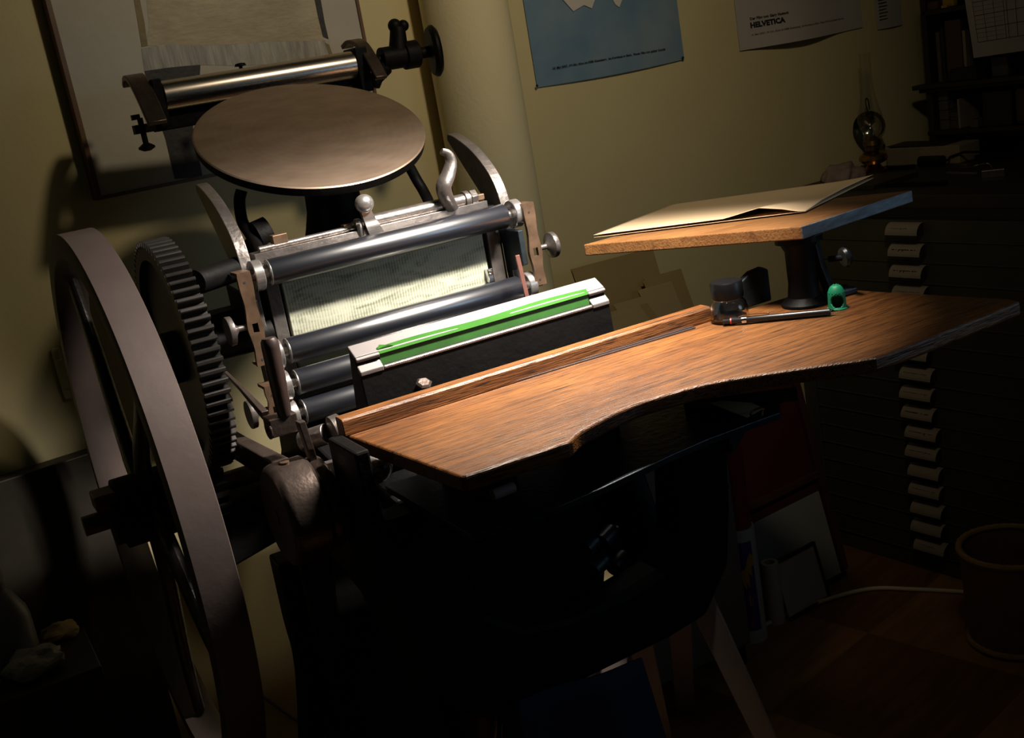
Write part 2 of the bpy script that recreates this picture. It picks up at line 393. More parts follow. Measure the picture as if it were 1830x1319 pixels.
def ribbon(bm, pts, width, thick, wdir):
    """A flat strip swept along pts: width along wdir, thickness across."""
    pts = [Vector(p) for p in pts]; W = Vector(wdir).normalized(); rings = []
    for i, p in enumerate(pts):
        t = (pts[min(i + 1, len(pts) - 1)] - pts[max(i - 1, 0)]).normalized()
        nrm = t.cross(W).normalized()
        ww = width[i] if isinstance(width, (list, tuple)) else width
        th = thick[i] if isinstance(thick, (list, tuple)) else thick
        rings.append([bm.verts.new(p + W * sx * ww / 2 + nrm * sy * th / 2) for sx, sy in ((-1, -1), (1, -1), (1, 1), (-1, 1))])
    for A, C in zip(rings, rings[1:]):
        for i in range(4): bm.faces.new((A[i], A[(i + 1) % 4], C[(i + 1) % 4], C[i]))
    bm.faces.new(rings[0][::-1]); bm.faces.new(rings[-1])


def sphere(bm, c, r, sc3=(1, 1, 1), n=16, mi=0):
    g = bmesh.ops.create_uvsphere(bm, u_segments=n, v_segments=n // 2 + 2, radius=r)
    for v in g['verts']: v.co = Vector((v.co.x * sc3[0], v.co.y * sc3[1], v.co.z * sc3[2])) + Vector(c)
    for v in g['verts']:
        for f in v.link_faces: f.material_index = mi; f.smooth = True


def text_into(bm, s, size, mx, mi=0, bold=0.0, width=None, align='LEFT', lift=0.0004, warp=None):
    """Lettering as flat mesh in local XY mapped by mx."""
    c = bpy.data.curves.new('lettering', 'FONT'); c.body = s; c.size = size; c.align_x = align; c.offset = bold; c.resolution_u = 2
    t = bpy.data.objects.new('lettering', c)
    COL.objects.link(t)
    dg = bpy.context.evaluated_depsgraph_get(); dg.update()
    me = bpy.data.meshes.new_from_object(t.evaluated_get(dg))
    bpy.data.objects.remove(t); bpy.data.curves.remove(c)
    xs = [v.co.x for v in me.vertices]
    if not xs: return
    k = (width / (max(xs) - min(xs))) if width else 1.0
    cs = [mx @ Vector((v.co.x * k, v.co.y, lift)) for v in me.vertices]
    if warp: cs = [warp(c) for c in cs]
    vs = [bm.verts.new(c) for c in cs]
    for p in me.polygons:
        try: bm.faces.new([vs[i] for i in p.vertices]).material_index = mi
        except ValueError: pass
    bpy.data.meshes.remove(me)


def poly(bm, pts, mi=0):
    f = bm.faces.new([bm.verts.new(p) for p in pts]); f.material_index = mi; return f


# ---------------------------------------------------------------- the room
def struct(name, bm, m, frame=None, smooth=False, bevel=0):
    return tag(obj(name, bm, m, frame=frame, smooth=smooth, bevel=bevel), kind='structure')


bm = B(); box(bm, (-3.2, -5.0, -0.06), (0.9, 0.0, 0.0)); struct('floor', bm, M['floor'], ROOM)
bm = B(); box(bm, (-3.2, 0.0, -0.06), (0.9, 0.12, 2.7)); struct('wall_back', bm, M['wall'], ROOM)
bm = B(); box(bm, (0.78, -5.0, 0.0), (0.9, -0.001, 2.7)); struct('wall_right', bm, M['wall'], ROOM)
bm = B(); lathe(bm, [(0.0875, 0.0), (0.0875, 2.7)], (1.0935, 2.114, 0), n=64); struct('wall_column', bm, M['column'], smooth=True)

# light switch behind the flywheel
t = thing('light_switch', 'ivory light switch low on the wall behind the big spoked wheel', 'switch', (-1.8229,0.0000,1.0357), ROOM)
a = (-1.8244,0.0000,1.0695); b = (-1.8043,-0.0000,0.9777)
bm = B(); box(bm, (a[0] - 0.005, -0.012, b[2]), (b[0] - 0.012, 0, a[2])); obj('cover_plate', bm, M['switch'], t, ROOM, bevel=0.003)
bm = B(); box(bm, (a[0] + 0.008, -0.017, b[2] + 0.02), (b[0] - 0.024, -0.0115, a[2] - 0.02)); obj('rocker', bm, M['switch'], t, ROOM, bevel=0.002)

# ---------------------------------------------------------------- painting
PL, PR, PB, PT = -1.686, -1.128, 1.306, 1.93
t = thing('framed_painting', 'abstract grey and black painting in a thin brown frame behind the press', 'painting', (PL, 0, PB), ROOM)
bm = B()
for a_, b_ in (((PL - .008, -.030, PB - .006), (PL, 0, PT)), ((PR, -.030, PB - .006), (PR + .006, 0, PT)), ((PL, -.030, PB - .006), (PR, 0, PB)), ((PL - .008, -.030, PT), (PR + .006, 0, PT + .006))):
    box(bm, a_, b_)
obj('picture_frame', bm, M['frame'], t, ROOM)
bm = B(); box(bm, (PL, -.026, PB), (PR, -.002, PT))


def patch(pts, mi, y):
    poly(bm, [(p[0], y, p[2]) for p in pts], mi)


patch([(-1.5127,-0.0260,1.6688), (-1.5266,-0.0260,1.6146), (-1.5332,-0.0260,1.5732), (-1.5457,-0.0260,1.5398), (-1.4792,-0.0260,1.5302), (-1.4071,-0.0260,1.5238), (-1.3211,-0.0260,1.5167), (-1.2083,-0.0260,1.5063), (-1.2065,-0.0260,1.5390), (-1.2120,-0.0260,1.5804), (-1.2140,-0.0260,1.6410)], 1, -.0264)
patch([(-1.5562,-0.0260,1.5374), (-1.5082,-0.0260,1.5369), (-1.4282,-0.0260,1.5246), (-1.3209,-0.0260,1.5177), (-1.1967,-0.0260,1.5049), (-1.1940,-0.0260,1.4754), (-1.2397,-0.0260,1.4733), (-1.3740,-0.0260,1.4817), (-1.4668,-0.0260,1.4966), (-1.5178,-0.0260,1.4989), (-1.5601,-0.0260,1.4991)], 2, -.0266)
patch([(-1.5601,-0.0260,1.4991), (-1.5178,-0.0260,1.4989), (-1.4587,-0.0260,1.4955), (-1.4642,-0.0260,1.4777), (-1.4855,-0.0260,1.4386), (-1.4989,-0.0260,1.3894), (-1.5023,-0.0260,1.3037), (-1.5533,-0.0260,1.3096), (-1.5523,-0.0260,1.3788), (-1.5586,-0.0260,1.4500)], 3, -.0268)
patch([(-1.5464,-0.0260,1.6444), (-1.5512,-0.0260,1.5800), (-1.5548,-0.0260,1.5391), (-1.5437,-0.0260,1.5396), (-1.5397,-0.0260,1.5787), (-1.5381,-0.0260,1.6158), (-1.5379,-0.0260,1.6436)], 4, -.0268)
patch([(-1.2120,-0.0260,1.5906), (-1.2122,-0.0260,1.5499), (-1.2103,-0.0260,1.5128), (-1.1997,-0.0260,1.5073), (-1.2008,-0.0260,1.5383), (-1.1995,-0.0260,1.5791), (-1.2005,-0.0260,1.5995)], 3, -.0270)
patch([(-1.2092,-0.0260,1.5023), (-1.2056,-0.0260,1.4770), (-1.1982,-0.0260,1.4781), (-1.2009,-0.0260,1.4971)], 4, -.0270)
obj('canvas', bm, [M['cv_white'], M['cv_beige'], M['cv_grey'], M['cv_dark'], M['cv_olive']], t, ROOM)


# ---------------------------------------------------------------- posters
def wallmx(p, slope=0.0):
    """local XY of lettering -> plane of the back wall at ROOM point p"""
    return Matrix.Translation(p) @ Matrix.Rotation(PI / 2, 4, 'X') @ Matrix.Rotation(slope, 4, 'Z')


def sheet(pts_fn, nx, nz, bm, mi=0):
    g = [[bm.verts.new(pts_fn(i / nx, j / nz)) for i in range(nx + 1)] for j in range(nz + 1)]
    for j in range(nz):
        for i in range(nx):
            f = bm.faces.new((g[j][i], g[j][i + 1], g[j + 1][i + 1], g[j + 1][i])); f.material_index = mi; f.smooth = True


LINE = '14. Mai 2007, 19 Uhr, Kino im KBB Gutenberg,  Im Kornhaus in Bern,  Pause: Film von später Stunde'
t = thing('blue_poster', 'blue washed poster with white jagged shape pinned to right of the column', 'poster', (-0.719, 0, 1.347), ROOM)
bm = B()
sheet(lambda u, v: (-0.719 + 0.437 * u, -0.004 - 0.003 * math.sin(PI * u) * (1 - v), 1.347 + 0.56 * v - 0.004 * math.sin(PI * u) * (1 - v)), 12, 6, bm)
wp_ = [(-0.6354,-0.0090,1.5899), (-0.6248,-0.0090,1.5285), (-0.6161,-0.0090,1.5182), (-0.5932,-0.0090,1.4920), (-0.5613,-0.0090,1.5015), (-0.5408,-0.0090,1.4921), (-0.5275,-0.0090,1.5110), (-0.5062,-0.0090,1.5541), (-0.4878,-0.0090,1.5403), (-0.4804,-0.0090,1.5107), (-0.4723,-0.0090,1.4929), (-0.4621,-0.0090,1.4857), (-0.4510,-0.0090,1.5003), (-0.4277,-0.0090,1.5706)]
poly(bm, [(p[0], -.0085, p[2]) for p in wp_], 1)
p0 = (-0.6742,-0.0080,1.3787); p1 = (-0.3430,-0.0080,1.3767)
text_into(bm, LINE, 0.0062, wallmx((p0[0], -.0085, p0[2]), math.atan2(p1[2] - p0[2], p1[0] - p0[0])), 2, bold=0.0002, width=p1[0] - p0[0])
obj('poster_sheet', bm, [M['blue'], M['posterwhite'], M['ink']], t, ROOM)
for q in ((-0.7251,-0.0080,1.3468), (-0.2893,-0.0080,1.3477)):
    bm = B(); sphere(bm, (q[0] + .002 if q[0] < -.5 else q[0] - .002, -.010, q[2] + .004), .003, n=10); obj('pin', bm, M['ink'], t, ROOM)

def on_film(c):
    u = (c.x + 0.096) / 0.464; v = (c.z - 1.342) / 0.42
    return Vector((c.x, -0.0052 - 0.022 * math.sin(PI * min(1, u * 1.15)) ** 2 * max(0, 1 - v) ** 3, c.z))


t = thing('film_poster', 'white film poster with HELVETICA in black letters, bottom edge curling', 'poster', (-0.096, 0, 1.342), ROOM)
bm = B()
sheet(lambda u, v: (-0.096 + 0.464 * u, -0.004 - 0.022 * math.sin(PI * min(1, u * 1.15)) ** 2 * (1 - v) ** 3, 1.342 + 0.42 * v - 0.003 * math.sin(PI * u) * (1 - v)), 14, 10, bm)
sq = ((-0.0537,-0.0080,1.3909), (0.0590,-0.0080,1.3929)); sl = math.atan2(sq[1][2] - sq[0][2], sq[1][0] - sq[0][0])
text_into(bm, 'HELVETICA', 0.0172, wallmx((sq[0][0], -.026, sq[0][2]), 0), 1, bold=0.0009, width=sq[1][0] - sq[0][0], warp=on_film)
q = (-0.0526,-0.0080,1.4094); q2 = (0.0747,-0.0080,1.4142)
text_into(bm, 'Der Film von Gary Hustwit', 0.0088, wallmx((q[0], -.026, q[2]), 0), 1, bold=0.0003, width=q2[0] - q[0], warp=on_film)
q = (-0.0551,-0.0120,1.3719); q2 = (0.2910,-0.0120,1.3755)
text_into(bm, LINE, 0.0060, wallmx((q[0], -.027, q[2]), 0), 2, bold=0.0001, width=q2[0] - q[0], warp=on_film)
obj('poster_sheet', bm, [M['white'], M['ink'], M['greyink']], t, ROOM)

t = thing('printed_note', 'narrow white printed note pinned beside the film poster', 'note', (0.428, 0, 1.328), ROOM)
bm = B()
sheet(lambda u, v: (0.428 + 0.107 * u, -0.003 - 0.004 * (1 - v) ** 2 * math.sin(PI * u), 1.328 + 0.2 * v), 5, 5, bm)
for k in range(9):
    z = 1.352 + k * 0.0085
    box(bm, (0.436, -.0078, z), (0.436 + random.uniform(.030, .042), -.0072, z + .0022), mi=1)
sphere(bm, (0.452, -.0078, 1.436), .014, (1, .05, .8), n=12, mi=2)
sphere(bm, (0.474, -.0078, 1.44), .010, (1, .05, 1), n=12, mi=2)
obj('note_sheet', bm, [M['white'], M['greyink'], M['ink']], t, ROOM)
#PART2

# ---------------------------------------------------------------- the printing press
PR_ = thing('printing_press', 'black cast iron treadle printing press with spoked flywheel, round ink disc and glossy rollers', 'printing press', (0.585, 1.45, 0))


def arcpts(r, a0, a1, n): return [(r * math.cos(a0 + (a1 - a0) * i / n), r * math.sin(a0 + (a1 - a0) * i / n)) for i in range(n + 1)]


# flywheel: rim, five curved spokes, hub, shaft
FY, FZ, FRAD = 1.560, 0.914, 0.3786
bm = B(); lathe(bm, [(FRAD, 0.179), (FRAD, 0.222), (FRAD - .004, .2235), (FRAD - .030, .2235), (FRAD - .034, .214), (FRAD - .034, .187), (FRAD - .030, .1775), (FRAD - .004, .1775)], (0, FY, FZ), (1, 0, 0), 128, closed=True)
fw = obj('flywheel', bm, M['rim'], PR_, smooth=True)
bm = B()
cyl(bm, (0.148, FY, FZ), (0.245, FY, FZ), .040, 40); cyl(bm, (0.160, FY, FZ), (0.235, FY, FZ), .048, 40)
obj('hub', bm, M['iron'], fw, smooth=True, bevel=.002)
for k in range(5):
    a = math.radians(61 + 72 * k); pts = []
    for i in range(9):
        r = .036 + (FRAD - .040 - .036) * i / 8; s = i / 8
        aa = a + math.radians(-16 * (1 - s) ** 2 + 4 * math.sin(PI * s))
        pts.append((0.200, FY + r * math.cos(aa), FZ + r * math.sin(aa)))
    bm = B(); tube(bm, smoothpath(pts, 3), [.021 - .007 * i / 24 for i in range(25)], 14, flat=(1.0, .55), up=(1, 0, 0))
    obj('spoke', bm, M['gloss_iron'], fw, smooth=True)
bm = B(); cyl(bm, (.1135, FY, FZ - .002), (.40, FY, FZ - .002), .0135, 24); obj('drive_shaft', bm, M['shaft'], PR_, smooth=True, label='brown worn steel shaft end')
bm = B(); box(bm, (.132, FY - .030, FZ + .018), (.160, FY + .012, FZ + .040)); obj('shaft_key', bm, M['shaft'], fw, bevel=.002)

# big spur gear
GY, GZ, GR = 1.490, 1.115, 0.153
bm = B(); teeth = 72; outl = []
for i in range(teeth):
    for f, r in ((-.30, GR - .0095), (-.20, GR - .001), (-.12, GR), (.12, GR), (.20, GR - .001), (.30, GR - .0095)):
        a = 2 * PI * (i + f) / teeth; outl.append((GY + r * math.cos(a), GZ + r * math.sin(a)))
inn = [(GY + (GR - .024) * math.cos(2 * PI * (i + f) / teeth), GZ + (GR - .024) * math.sin(2 * PI * (i + f) / teeth)) for i in range(teeth) for f in (-.30, -.20, -.12, .12, .20, .30)]
n = len(outl); x0, x1 = .265, .2965
A = [bm.verts.new((x0, *p)) for p in outl]; C = [bm.verts.new((x1, *p)) for p in outl]
D = [bm.verts.new((x0, *p)) for p in inn]; E_ = [bm.verts.new((x1, *p)) for p in inn]
for i in range(n):
    j = (i + 1) % n
    bm.faces.new((A[i], A[j], C[j], C[i])); bm.faces.new((D[i], D[j], A[j], A[i])); bm.faces.new((E_[i], C[i], C[j], E_[j])); bm.faces.new((D[i], E_[i], E_[j], D[j]))
lathe(bm, [(GR - .023, .274), (.03, .274), (.03, .288), (GR - .023, .288)], (0, GY, GZ), (1, 0, 0), 96, closed=True)
gw = obj('gear_wheel', bm, M['gear'], PR_)
bm = B(); cyl(bm, (.262, GY, GZ), (.40, GY, GZ), .020, 28); cyl(bm, (.258, GY, GZ), (.31, GY, GZ), .034, 28)
obj('hub', bm, M['iron'], gw, smooth=True)
# pinion under the big gear, on the drive shaft
bm = B(); outl = []
for i in range(20):
    for f, r in ((-.28, .043), (-.15, .055), (.15, .055), (.28, .043)):
        a = 2 * PI * (i + f) / 20; outl.append((FY + r * math.cos(a), FZ - .002 + r * math.sin(a)))
prism(bm, outl, 'yz', .262, .300); obj('pinion', bm, M['gear'], PR_)

# ink disc on its pedestal
DC = Vector((0.583, 1.695, 1.357)); DT = math.radians(26.5); dn = Vector((0, -math.sin(DT), math.cos(DT)))
dfr = Matrix.Translation(DC) @ Matrix.Rotation(DT, 4, 'X')
bm = B(); lathe(bm, [(0.02, -.016), (.168, -.016), (.172, -.014), (.1735, -.004), (.1735, -.0015), (.1715, 0), (.10, 0), (.0, 0)], (0, 0, 0), (0, 0, 1), 128, capb=False)
me = bpy.data.meshes.new('ink_disc'); bmesh.ops.recalc_face_normals(bm, faces=bm.faces); bm.to_mesh(me); bm.free()
for p in me.polygons: p.use_smooth = True
me.set_sharp_from_angle(angle=math.radians(30)); me.materials.append(M['disc']); me.materials.append(M['iron'])
for p in me.polygons:
    if p.normal.z < 0.35: p.material_index = 1
dk = bpy.data.objects.new('ink_disc', me); COL.objects.link(dk); dk.parent = PR_
dk.matrix_local = FR[PR_].inverted() @ dfr
bm = B(); lathe(bm, [(.035, 1.10), (.058, 1.19), (.050, 1.215), (.043, 1.24), (.041, 1.265), (.043, 1.285), (.045, 1.301)], (.588, 1.672, 0), (0, 0, 1), 48)
obj('disc_pedestal', bm, M['iron'], PR_, smooth=True)
for pts in ([(0.4504,1.6600,1.2946), (0.4435,1.6600,1.2796), (0.4384,1.6500,1.2522), (0.4404,1.6300,1.2321), (0.4388,1.6000,1.2136), (0.4296,1.5600,1.1981)], [(0.7350,1.7000,1.2731), (0.7425,1.7000,1.2519), (0.7459,1.6900,1.2333), (0.7388,1.6600,1.2137), (0.7126,1.6000,1.1910)]):
    bm = B(); tube(bm, smoothpath(pts), .0085, 12); obj('disc_strut', bm, M['iron'], PR_, smooth=True)
bm = B(); lathe(bm, [(.012, -.012), (.024, -.010), (.024, .010), (.012, .012)], (0.4580,1.6300,1.2282), (1, 0, 0.2), 24); sphere(bm, (0.4423,1.6300,1.2153), .016); sphere(bm, (0.4580,1.6200,1.2123), .013)
obj('disc_ratchet', bm, M['iron'], PR_, smooth=True)

# ink fountain behind the disc
FO = (1.900, 1.4475)
bm = B(); cyl(bm, (.4245, *FO), (.7525, *FO), .0235, 48); fo = obj('fountain_roller', bm, M['fountain'], PR_, smooth=True, bevel=.001, label='brushed bright steel roller')
bm = B(); cyl(bm, (.395, *FO), (.80, *FO), .0075, 16); cyl(bm, (.800, FO[0], FO[1] + .002), (.90, FO[0], FO[1] + .002), .0075, 16); obj('axle', bm, M['iron'], fo, smooth=True)
bm = B(); box(bm, (.405, 1.905, 1.395), (.77, 1.935, 1.425)); box(bm, (.408, 1.880, 1.40), (.424, 1.935, 1.475)); box(bm, (.753, 1.880, 1.40), (.775, 1.935, 1.475)); obj('fountain_trough', bm, M['iron'], PR_, bevel=.002)
for xs in (.3935, .7770):
    bm = B(); ribbon(bm, smoothpath([(xs, 1.955, 1.474), (xs, 1.935, 1.485), (xs, 1.905, 1.478), (xs, 1.870, 1.448), (xs, 1.835, 1.408)] if xs < .5 else [(xs - .007, 1.955, 1.481), (xs - .003, 1.935, 1.487), (xs, 1.905, 1.479), (xs, 1.870, 1.448), (xs, 1.845, 1.418)], 5), .030 if xs < .5 else .022, .008, (1, 0, 0))
    obj('fountain_bracket', bm, M['boss'], PR_, smooth=True, bevel=.0015, label='curved brown bracket')
bm = B(); p = Vector((0.5684,1.9300,1.4750))
cyl(bm, p - Vector((0, 0, .02)), p, .003, 12); lathe(bm, [(.003, 0), (.010, .001), (.008, .005), (.002, .006)], p, (0, 0, 1), 16); obj('thumb_screw', bm, M['iron'], PR_, smooth=True)
bm = B(); p = Vector((0.3819,1.9000,1.3909))
cyl(bm, p + Vector((0, 0, .030)), p - Vector((0, 0, .012)), .0045, 12); lathe(bm, [(.005, 0), (.013, .004), (.013, .007), (.004, .013)], p - Vector((0, 0, .022)), (0, 0, 1), 18)
box(bm, p + Vector((-.013, -.008, .006)), p + Vector((.035, .010, .020))); box(bm, p + Vector((-.012, -.006, .028)), p + Vector((.0, .006, .036)))
obj('adjusting_screw', bm, M['iron'], PR_, smooth=True)
bm = B(); p = Vector((.845, 1.9, 1.449))
cyl(bm, p - Vector((.040, 0, 0)), p + Vector((.022, 0, 0)), .020, 28); cyl(bm, p - Vector((-.004, 0, 0)), p + Vector((.030, 0, 0)), .024, 28)
tube(bm, [p + Vector((-.004, 0, .01)), p + Vector((.000, 0, .030)), p + Vector((.003, 0, .050))], [.017, .015, .013], 16); sphere(bm, p + Vector((-.002, 0, .052)), .012); sphere(bm, p + Vector((.014, 0, .050)), .010)
tube(bm, [p + Vector((-.035, 0, -.012)), p + Vector((-.055, 0, -.03)), p + Vector((-.06, 0, -.045))], [.016, .012, .008], 12)
cyl(bm, p + Vector((.022, 0, 0)), p + Vector((.060, 0, 0)), .010, 20)
obj('ratchet_clamp', bm, M['iron'], PR_, smooth=True, bevel=.0015)
bm = B(); lathe(bm, [(.008, -.008), (.012, -.004), (.040, -.004), (.0445, .002), (.0445, .006), (.039, .011), (.010, .010)], (.905, 1.9, 1.449), (1, -.25, 0), 48)
obj('fountain_handwheel', bm, M['iron'], PR_, smooth=True)

# bed with the form
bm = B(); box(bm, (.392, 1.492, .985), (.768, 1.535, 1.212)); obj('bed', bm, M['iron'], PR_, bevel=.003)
bm = B(); box(bm, (.404, 1.479, 1.03), (.4215, 1.492, 1.205)); box(bm, (.738, 1.479, 1.03), (.7575, 1.492, 1.205)); box(bm, (.404, 1.479, .995), (.7575, 1.492, 1.03)); box(bm, (.404, 1.479, 1.197), (.7575, 1.492, 1.207))
obj('chase', bm, M['oldsteel'], PR_, bevel=.001)
bm = B(); box(bm, (.4265, 1.480, 1.034), (.7315, 1.493, 1.193)); obj('printing_form', bm, M['form'], PR_, bevel=.0008, label='worn wooden printing block with fine cracked grain')
bm = B(); box(bm, (.7245, 1.470, 1.106), (.7335, 1.480, 1.126)); cyl(bm, (.729, 1.470, 1.121), (.729, 1.466, 1.121), .003, 12); obj('quoin', bm, M['quoin'], PR_, bevel=.001)
# top rail of the bed with clamps
bm = B(); box(bm, (.398, 1.478, 1.207), (.748, 1.505, 1.222)); cyl(bm, (.407, 1.486, 1.2255), (.560, 1.486, 1.2255), .0045, 14); obj('top_rail', bm, M['oldsteel'], PR_, smooth=True, bevel=.001)
bm = B(); box(bm, (.428, 1.482, 1.226), (.4485, 1.497, 1.240)); obj('clamp_block', bm, M['brass'], PR_, bevel=.001)
bm = B(); box(bm, (.528, 1.482, 1.2255), (.540, 1.494, 1.233)); obj('clamp_block', bm, M['brass'], PR_, bevel=.001)
bm = B(); box(bm, (.733, 1.484, 1.224), (.748, 1.50, 1.232)); obj('clamp_block', bm, M['brass'], PR_, bevel=.001)
bm = B(); cyl(bm, (.575, 1.490, 1.2285), (.735, 1.490, 1.2285), .0095, 24); cyl(bm, (.716, 1.490, 1.2285), (.724, 1.490, 1.2285), .0125, 24); cyl(bm, (.726, 1.490, 1.2285), (.736, 1.490, 1.2285), .0125, 6); obj('lock_shaft', bm, M['oldsteel'], PR_, smooth=True, bevel=.0008)
bm = B(); sphere(bm, (0.5562,1.4620,1.2570), .0135, (1.0, .8, .95)); ribbon(bm, smoothpath([(0.5546,1.4630,1.2588), (0.5580,1.4660,1.2427), (0.5633,1.4700,1.2292), (0.5699,1.4760,1.2135)], 5), [.012 + .010 * (i / 15) for i in range(16)], .008, (1, 0, 0)); obj('lock_lever', bm, M['steel'], PR_, smooth=True)
bm = B(); tube(bm, smoothpath([(0.5419,1.4740,1.2336), (0.5475,1.4740,1.2332), (0.5484,1.4760,1.2260), (0.5492,1.4800,1.2148)], 4), .0048, 12); obj('lock_hook', bm, M['steel'], PR_, smooth=True)
bm = B(); tube(bm, smoothpath([(0.6869,1.4700,1.3039), (0.6955,1.4700,1.2984), (0.6983,1.4700,1.2862), (0.6897,1.4680,1.2705), (0.6788,1.4660,1.2569), (0.6804,1.4700,1.2423), (0.6901,1.4800,1.2226)], 4), [.0045 + .0055 * min(1, i / 14) for i in range(25)], 14, flat=(1.15, .8)); obj('lock_lever', bm, M['oldsteel'], PR_, smooth=True, label='curved dull steel lever')

# roller rails that curve back towards the disc
def rail(x0, x1):
    fr_ = [(1.4735, .985), (1.4735, 1.09), (1.4735, 1.19), (1.476, 1.215), (1.486, 1.242), (1.508, 1.268), (1.545, 1.294), (1.590, 1.313), (1.612, 1.318)]
    bk = [(1.616, 1.309), (1.592, 1.284), (1.560, 1.252), (1.530, 1.222), (1.512, 1.190), (1.492, 1.150), (1.4915, .985)]
    f2 = [(p.x, p.y) for p in smoothpath([(a, b, 0) for a, b in fr_], 4)]
    bm = B(); prism(bm, f2 + bk, 'yz', x0, x1); return obj('roller_rail', bm, M['oldsteel'], PR_, bevel=.001)
rail(.376, .3915); rail(.7675, .783)

# four form rollers with their trucks
RX0, RX1, RR = .4045, .7575, .0175
for i, (ry, rz) in enumerate(((1.4525, 1.198), (1.4470, 1.0925), (1.4420, 1.0500), (1.4380, 1.0100))):
    bm = B(); lathe(bm, [(.010, RX0), (.0168, RX0), (RR, RX0 + .001), (RR, RX1 - .001), (.0168, RX1), (.010, RX1)], (0, ry, rz), (1, 0, 0), 64)
    ro = obj('form_roller', bm, M['rubber'], PR_, smooth=True)
    bm = B(); cyl(bm, (.366, ry, rz), (.796, ry, rz), .006, 16); lathe(bm, [(.011, RX0 - .0006), (.0172, RX0 - .0006), (.0172, RX0 + .0007), (.011, RX0 + .0007)], (0, ry, rz), (1, 0, 0), 40, closed=True); obj('axle', bm, M['steel'], ro, smooth=True)
    for xa, xb in ((.3815, .3945), (.7675, .7805)):
        bm = B(); lathe(bm, [(.008, xa), (.0195, xa), (.0205, xa + .001), (.0205, xb - .001), (.0195, xb), (.008, xb)], (0, ry, rz), (1, 0, 0), 40); obj('roller_truck', bm, M['steel'], ro, smooth=True)
# bronze roller saddles at both ends
def saddle(xc, z0, z1, y, kn):
    bm = B(); h = z1 - z0; zc = z0 + .42 * h
    W = lambda t: .0092 - .0016 * math.exp(-((t - .20) / .10) ** 2) - .0016 * math.exp(-((t - .68) / .12) ** 2) + .0012 * math.exp(-((t - .42) / .08) ** 2)
    def piece(t0, t1, xl=None, xr=None):
        ts = [t0 + (t1 - t0) * i / 10 for i in range(11)]
        L_ = [(xc - (W(t) if xl is None else -xl), z0 + t * h) for t in ts]; R_ = [(xc + (W(t) if xr is None else xr), z0 + t * h) for t in ts]
        prism(bm, L_ + R_[::-1], 'xz', y - .003, y + .003)
    ta, tb = (zc - .006 - z0) / h, (zc + .006 - z0) / h
    piece(0, ta); piece(tb, 1); piece(ta, tb, None, -.0038); piece(ta, tb, .0038, None)
    bmesh.ops.remove_doubles(bm, verts=bm.verts, dist=1e-5)
    box(bm, (xc - .0088, y - .003, z1), (xc + .0088, y + .028, z1 + .004)); box(bm, (xc - .0085, y, z0 + .0005), (xc + .0080, y + .022, z0 + .004))
    s = obj('roller_saddle', bm, M['brass'], PR_, label='tarnished bronze plate')
    bm = B()
    for zz in (z0 + .008, z1 - .009): cyl(bm, (xc - .001, y - .0034, zz), (xc - .001, y - .0025, zz), .0016, 10)
    obj('pin_hole', bm, M['ink'], s)
    if kn:
        sx = kn
        bm = B(); lathe(bm, [(.004, 0), (.004, .012), (.009, .016), (.0185, .019), (.0190, .024), (.0185, .026)], (xc + sx * .009, y + .004, zc + .003), (sx, 0, 0), 32); obj('saddle_knob', bm, M['oldsteel'], s, smooth=True)
    return s
saddle(.3655, 1.087, 1.2055, 1.4305, -1); saddle(.7855, 1.092, 1.2075, 1.4305, 1)
saddle(.3640, 1.006, 1.058, 1.418, -1)
bm = B(); prism(bm, [(1.435, 1.175), (1.49, 1.175), (1.49, 1.11), (1.435, 1.125)], 'yz', .766, .774); obj('saddle_arm', bm, M['iron_blue'], PR_, bevel=.001)
bm = B(); prism(bm, [(1.435, 1.17), (1.56, 1.18), (1.56, 1.12), (1.435, 1.12)], 'yz', .372, .377); obj('saddle_arm', bm, M['iron'], PR_, bevel=.001)
bm = B(); cyl(bm, (0.3100,1.4500,1.2078), (0.3770,1.4944,1.2070), .016, 20); box(bm, (.300, 1.50, 1.130), (.374, 1.54, 1.155)); obj('cross_bar', bm, M['iron'], PR_, smooth=True)
# thin rusty gripper finger in front of the second roller
bm = B(); ribbon(bm, [(0.7396,1.4000,1.1479), (0.7405,1.3980,1.1206), (0.7417,1.3950,1.0834)], .0066, .003, (1, 0, .0)); obj('gripper_finger', bm, M['redrust'], PR_, bevel=.0006)

# platen: two lips with green tape tucked in between
PX0, PX1 = .423, .774
def pl(o_, x0, x1, m, name, bev=.0012, **k):
    bm = B(); prism(bm, o_, 'yz', x0, x1); return obj(name, bm, m, PR_, bevel=bev, **k)
pl([(1.260, 1.111), (1.2435, 1.1045), (1.2430, 1.0915), (1.2355, 1.0895), (1.230, .975), (1.25, .955), (1.290, .975)], PX0, PX1, M['iron'], 'platen')
pl([(1.2605, 1.119), (1.2415, 1.1075), (1.2435, 1.1035), (1.2615, 1.112)], PX0, PX1, M['platemetal'], 'platen_bale', label='pale zinc bar along the platen top')
for xa, xb in ((PX0, PX0 + .030), (PX1 - .026, PX1)):
    pl([(1.2415, 1.1072), (1.2385, 1.1045), (1.2400, 1.1005), (1.2435, 1.1030)], xa, xb, M['platemetal'], 'bale_end')
    pl([(1.2428, 1.0985), (1.2335, 1.0905), (1.2338, 1.0850), (1.2428, 1.0900)], xa, xb, M['platemetal'], 'bale_end')
pl([(1.2375, 1.0912), (1.2338, 1.0895), (1.2342, 1.0858), (1.2385, 1.0872)], PX0 + .03, PX1 - .026, M['oldsteel'], 'platen_lip')
bm = B(); n = 24
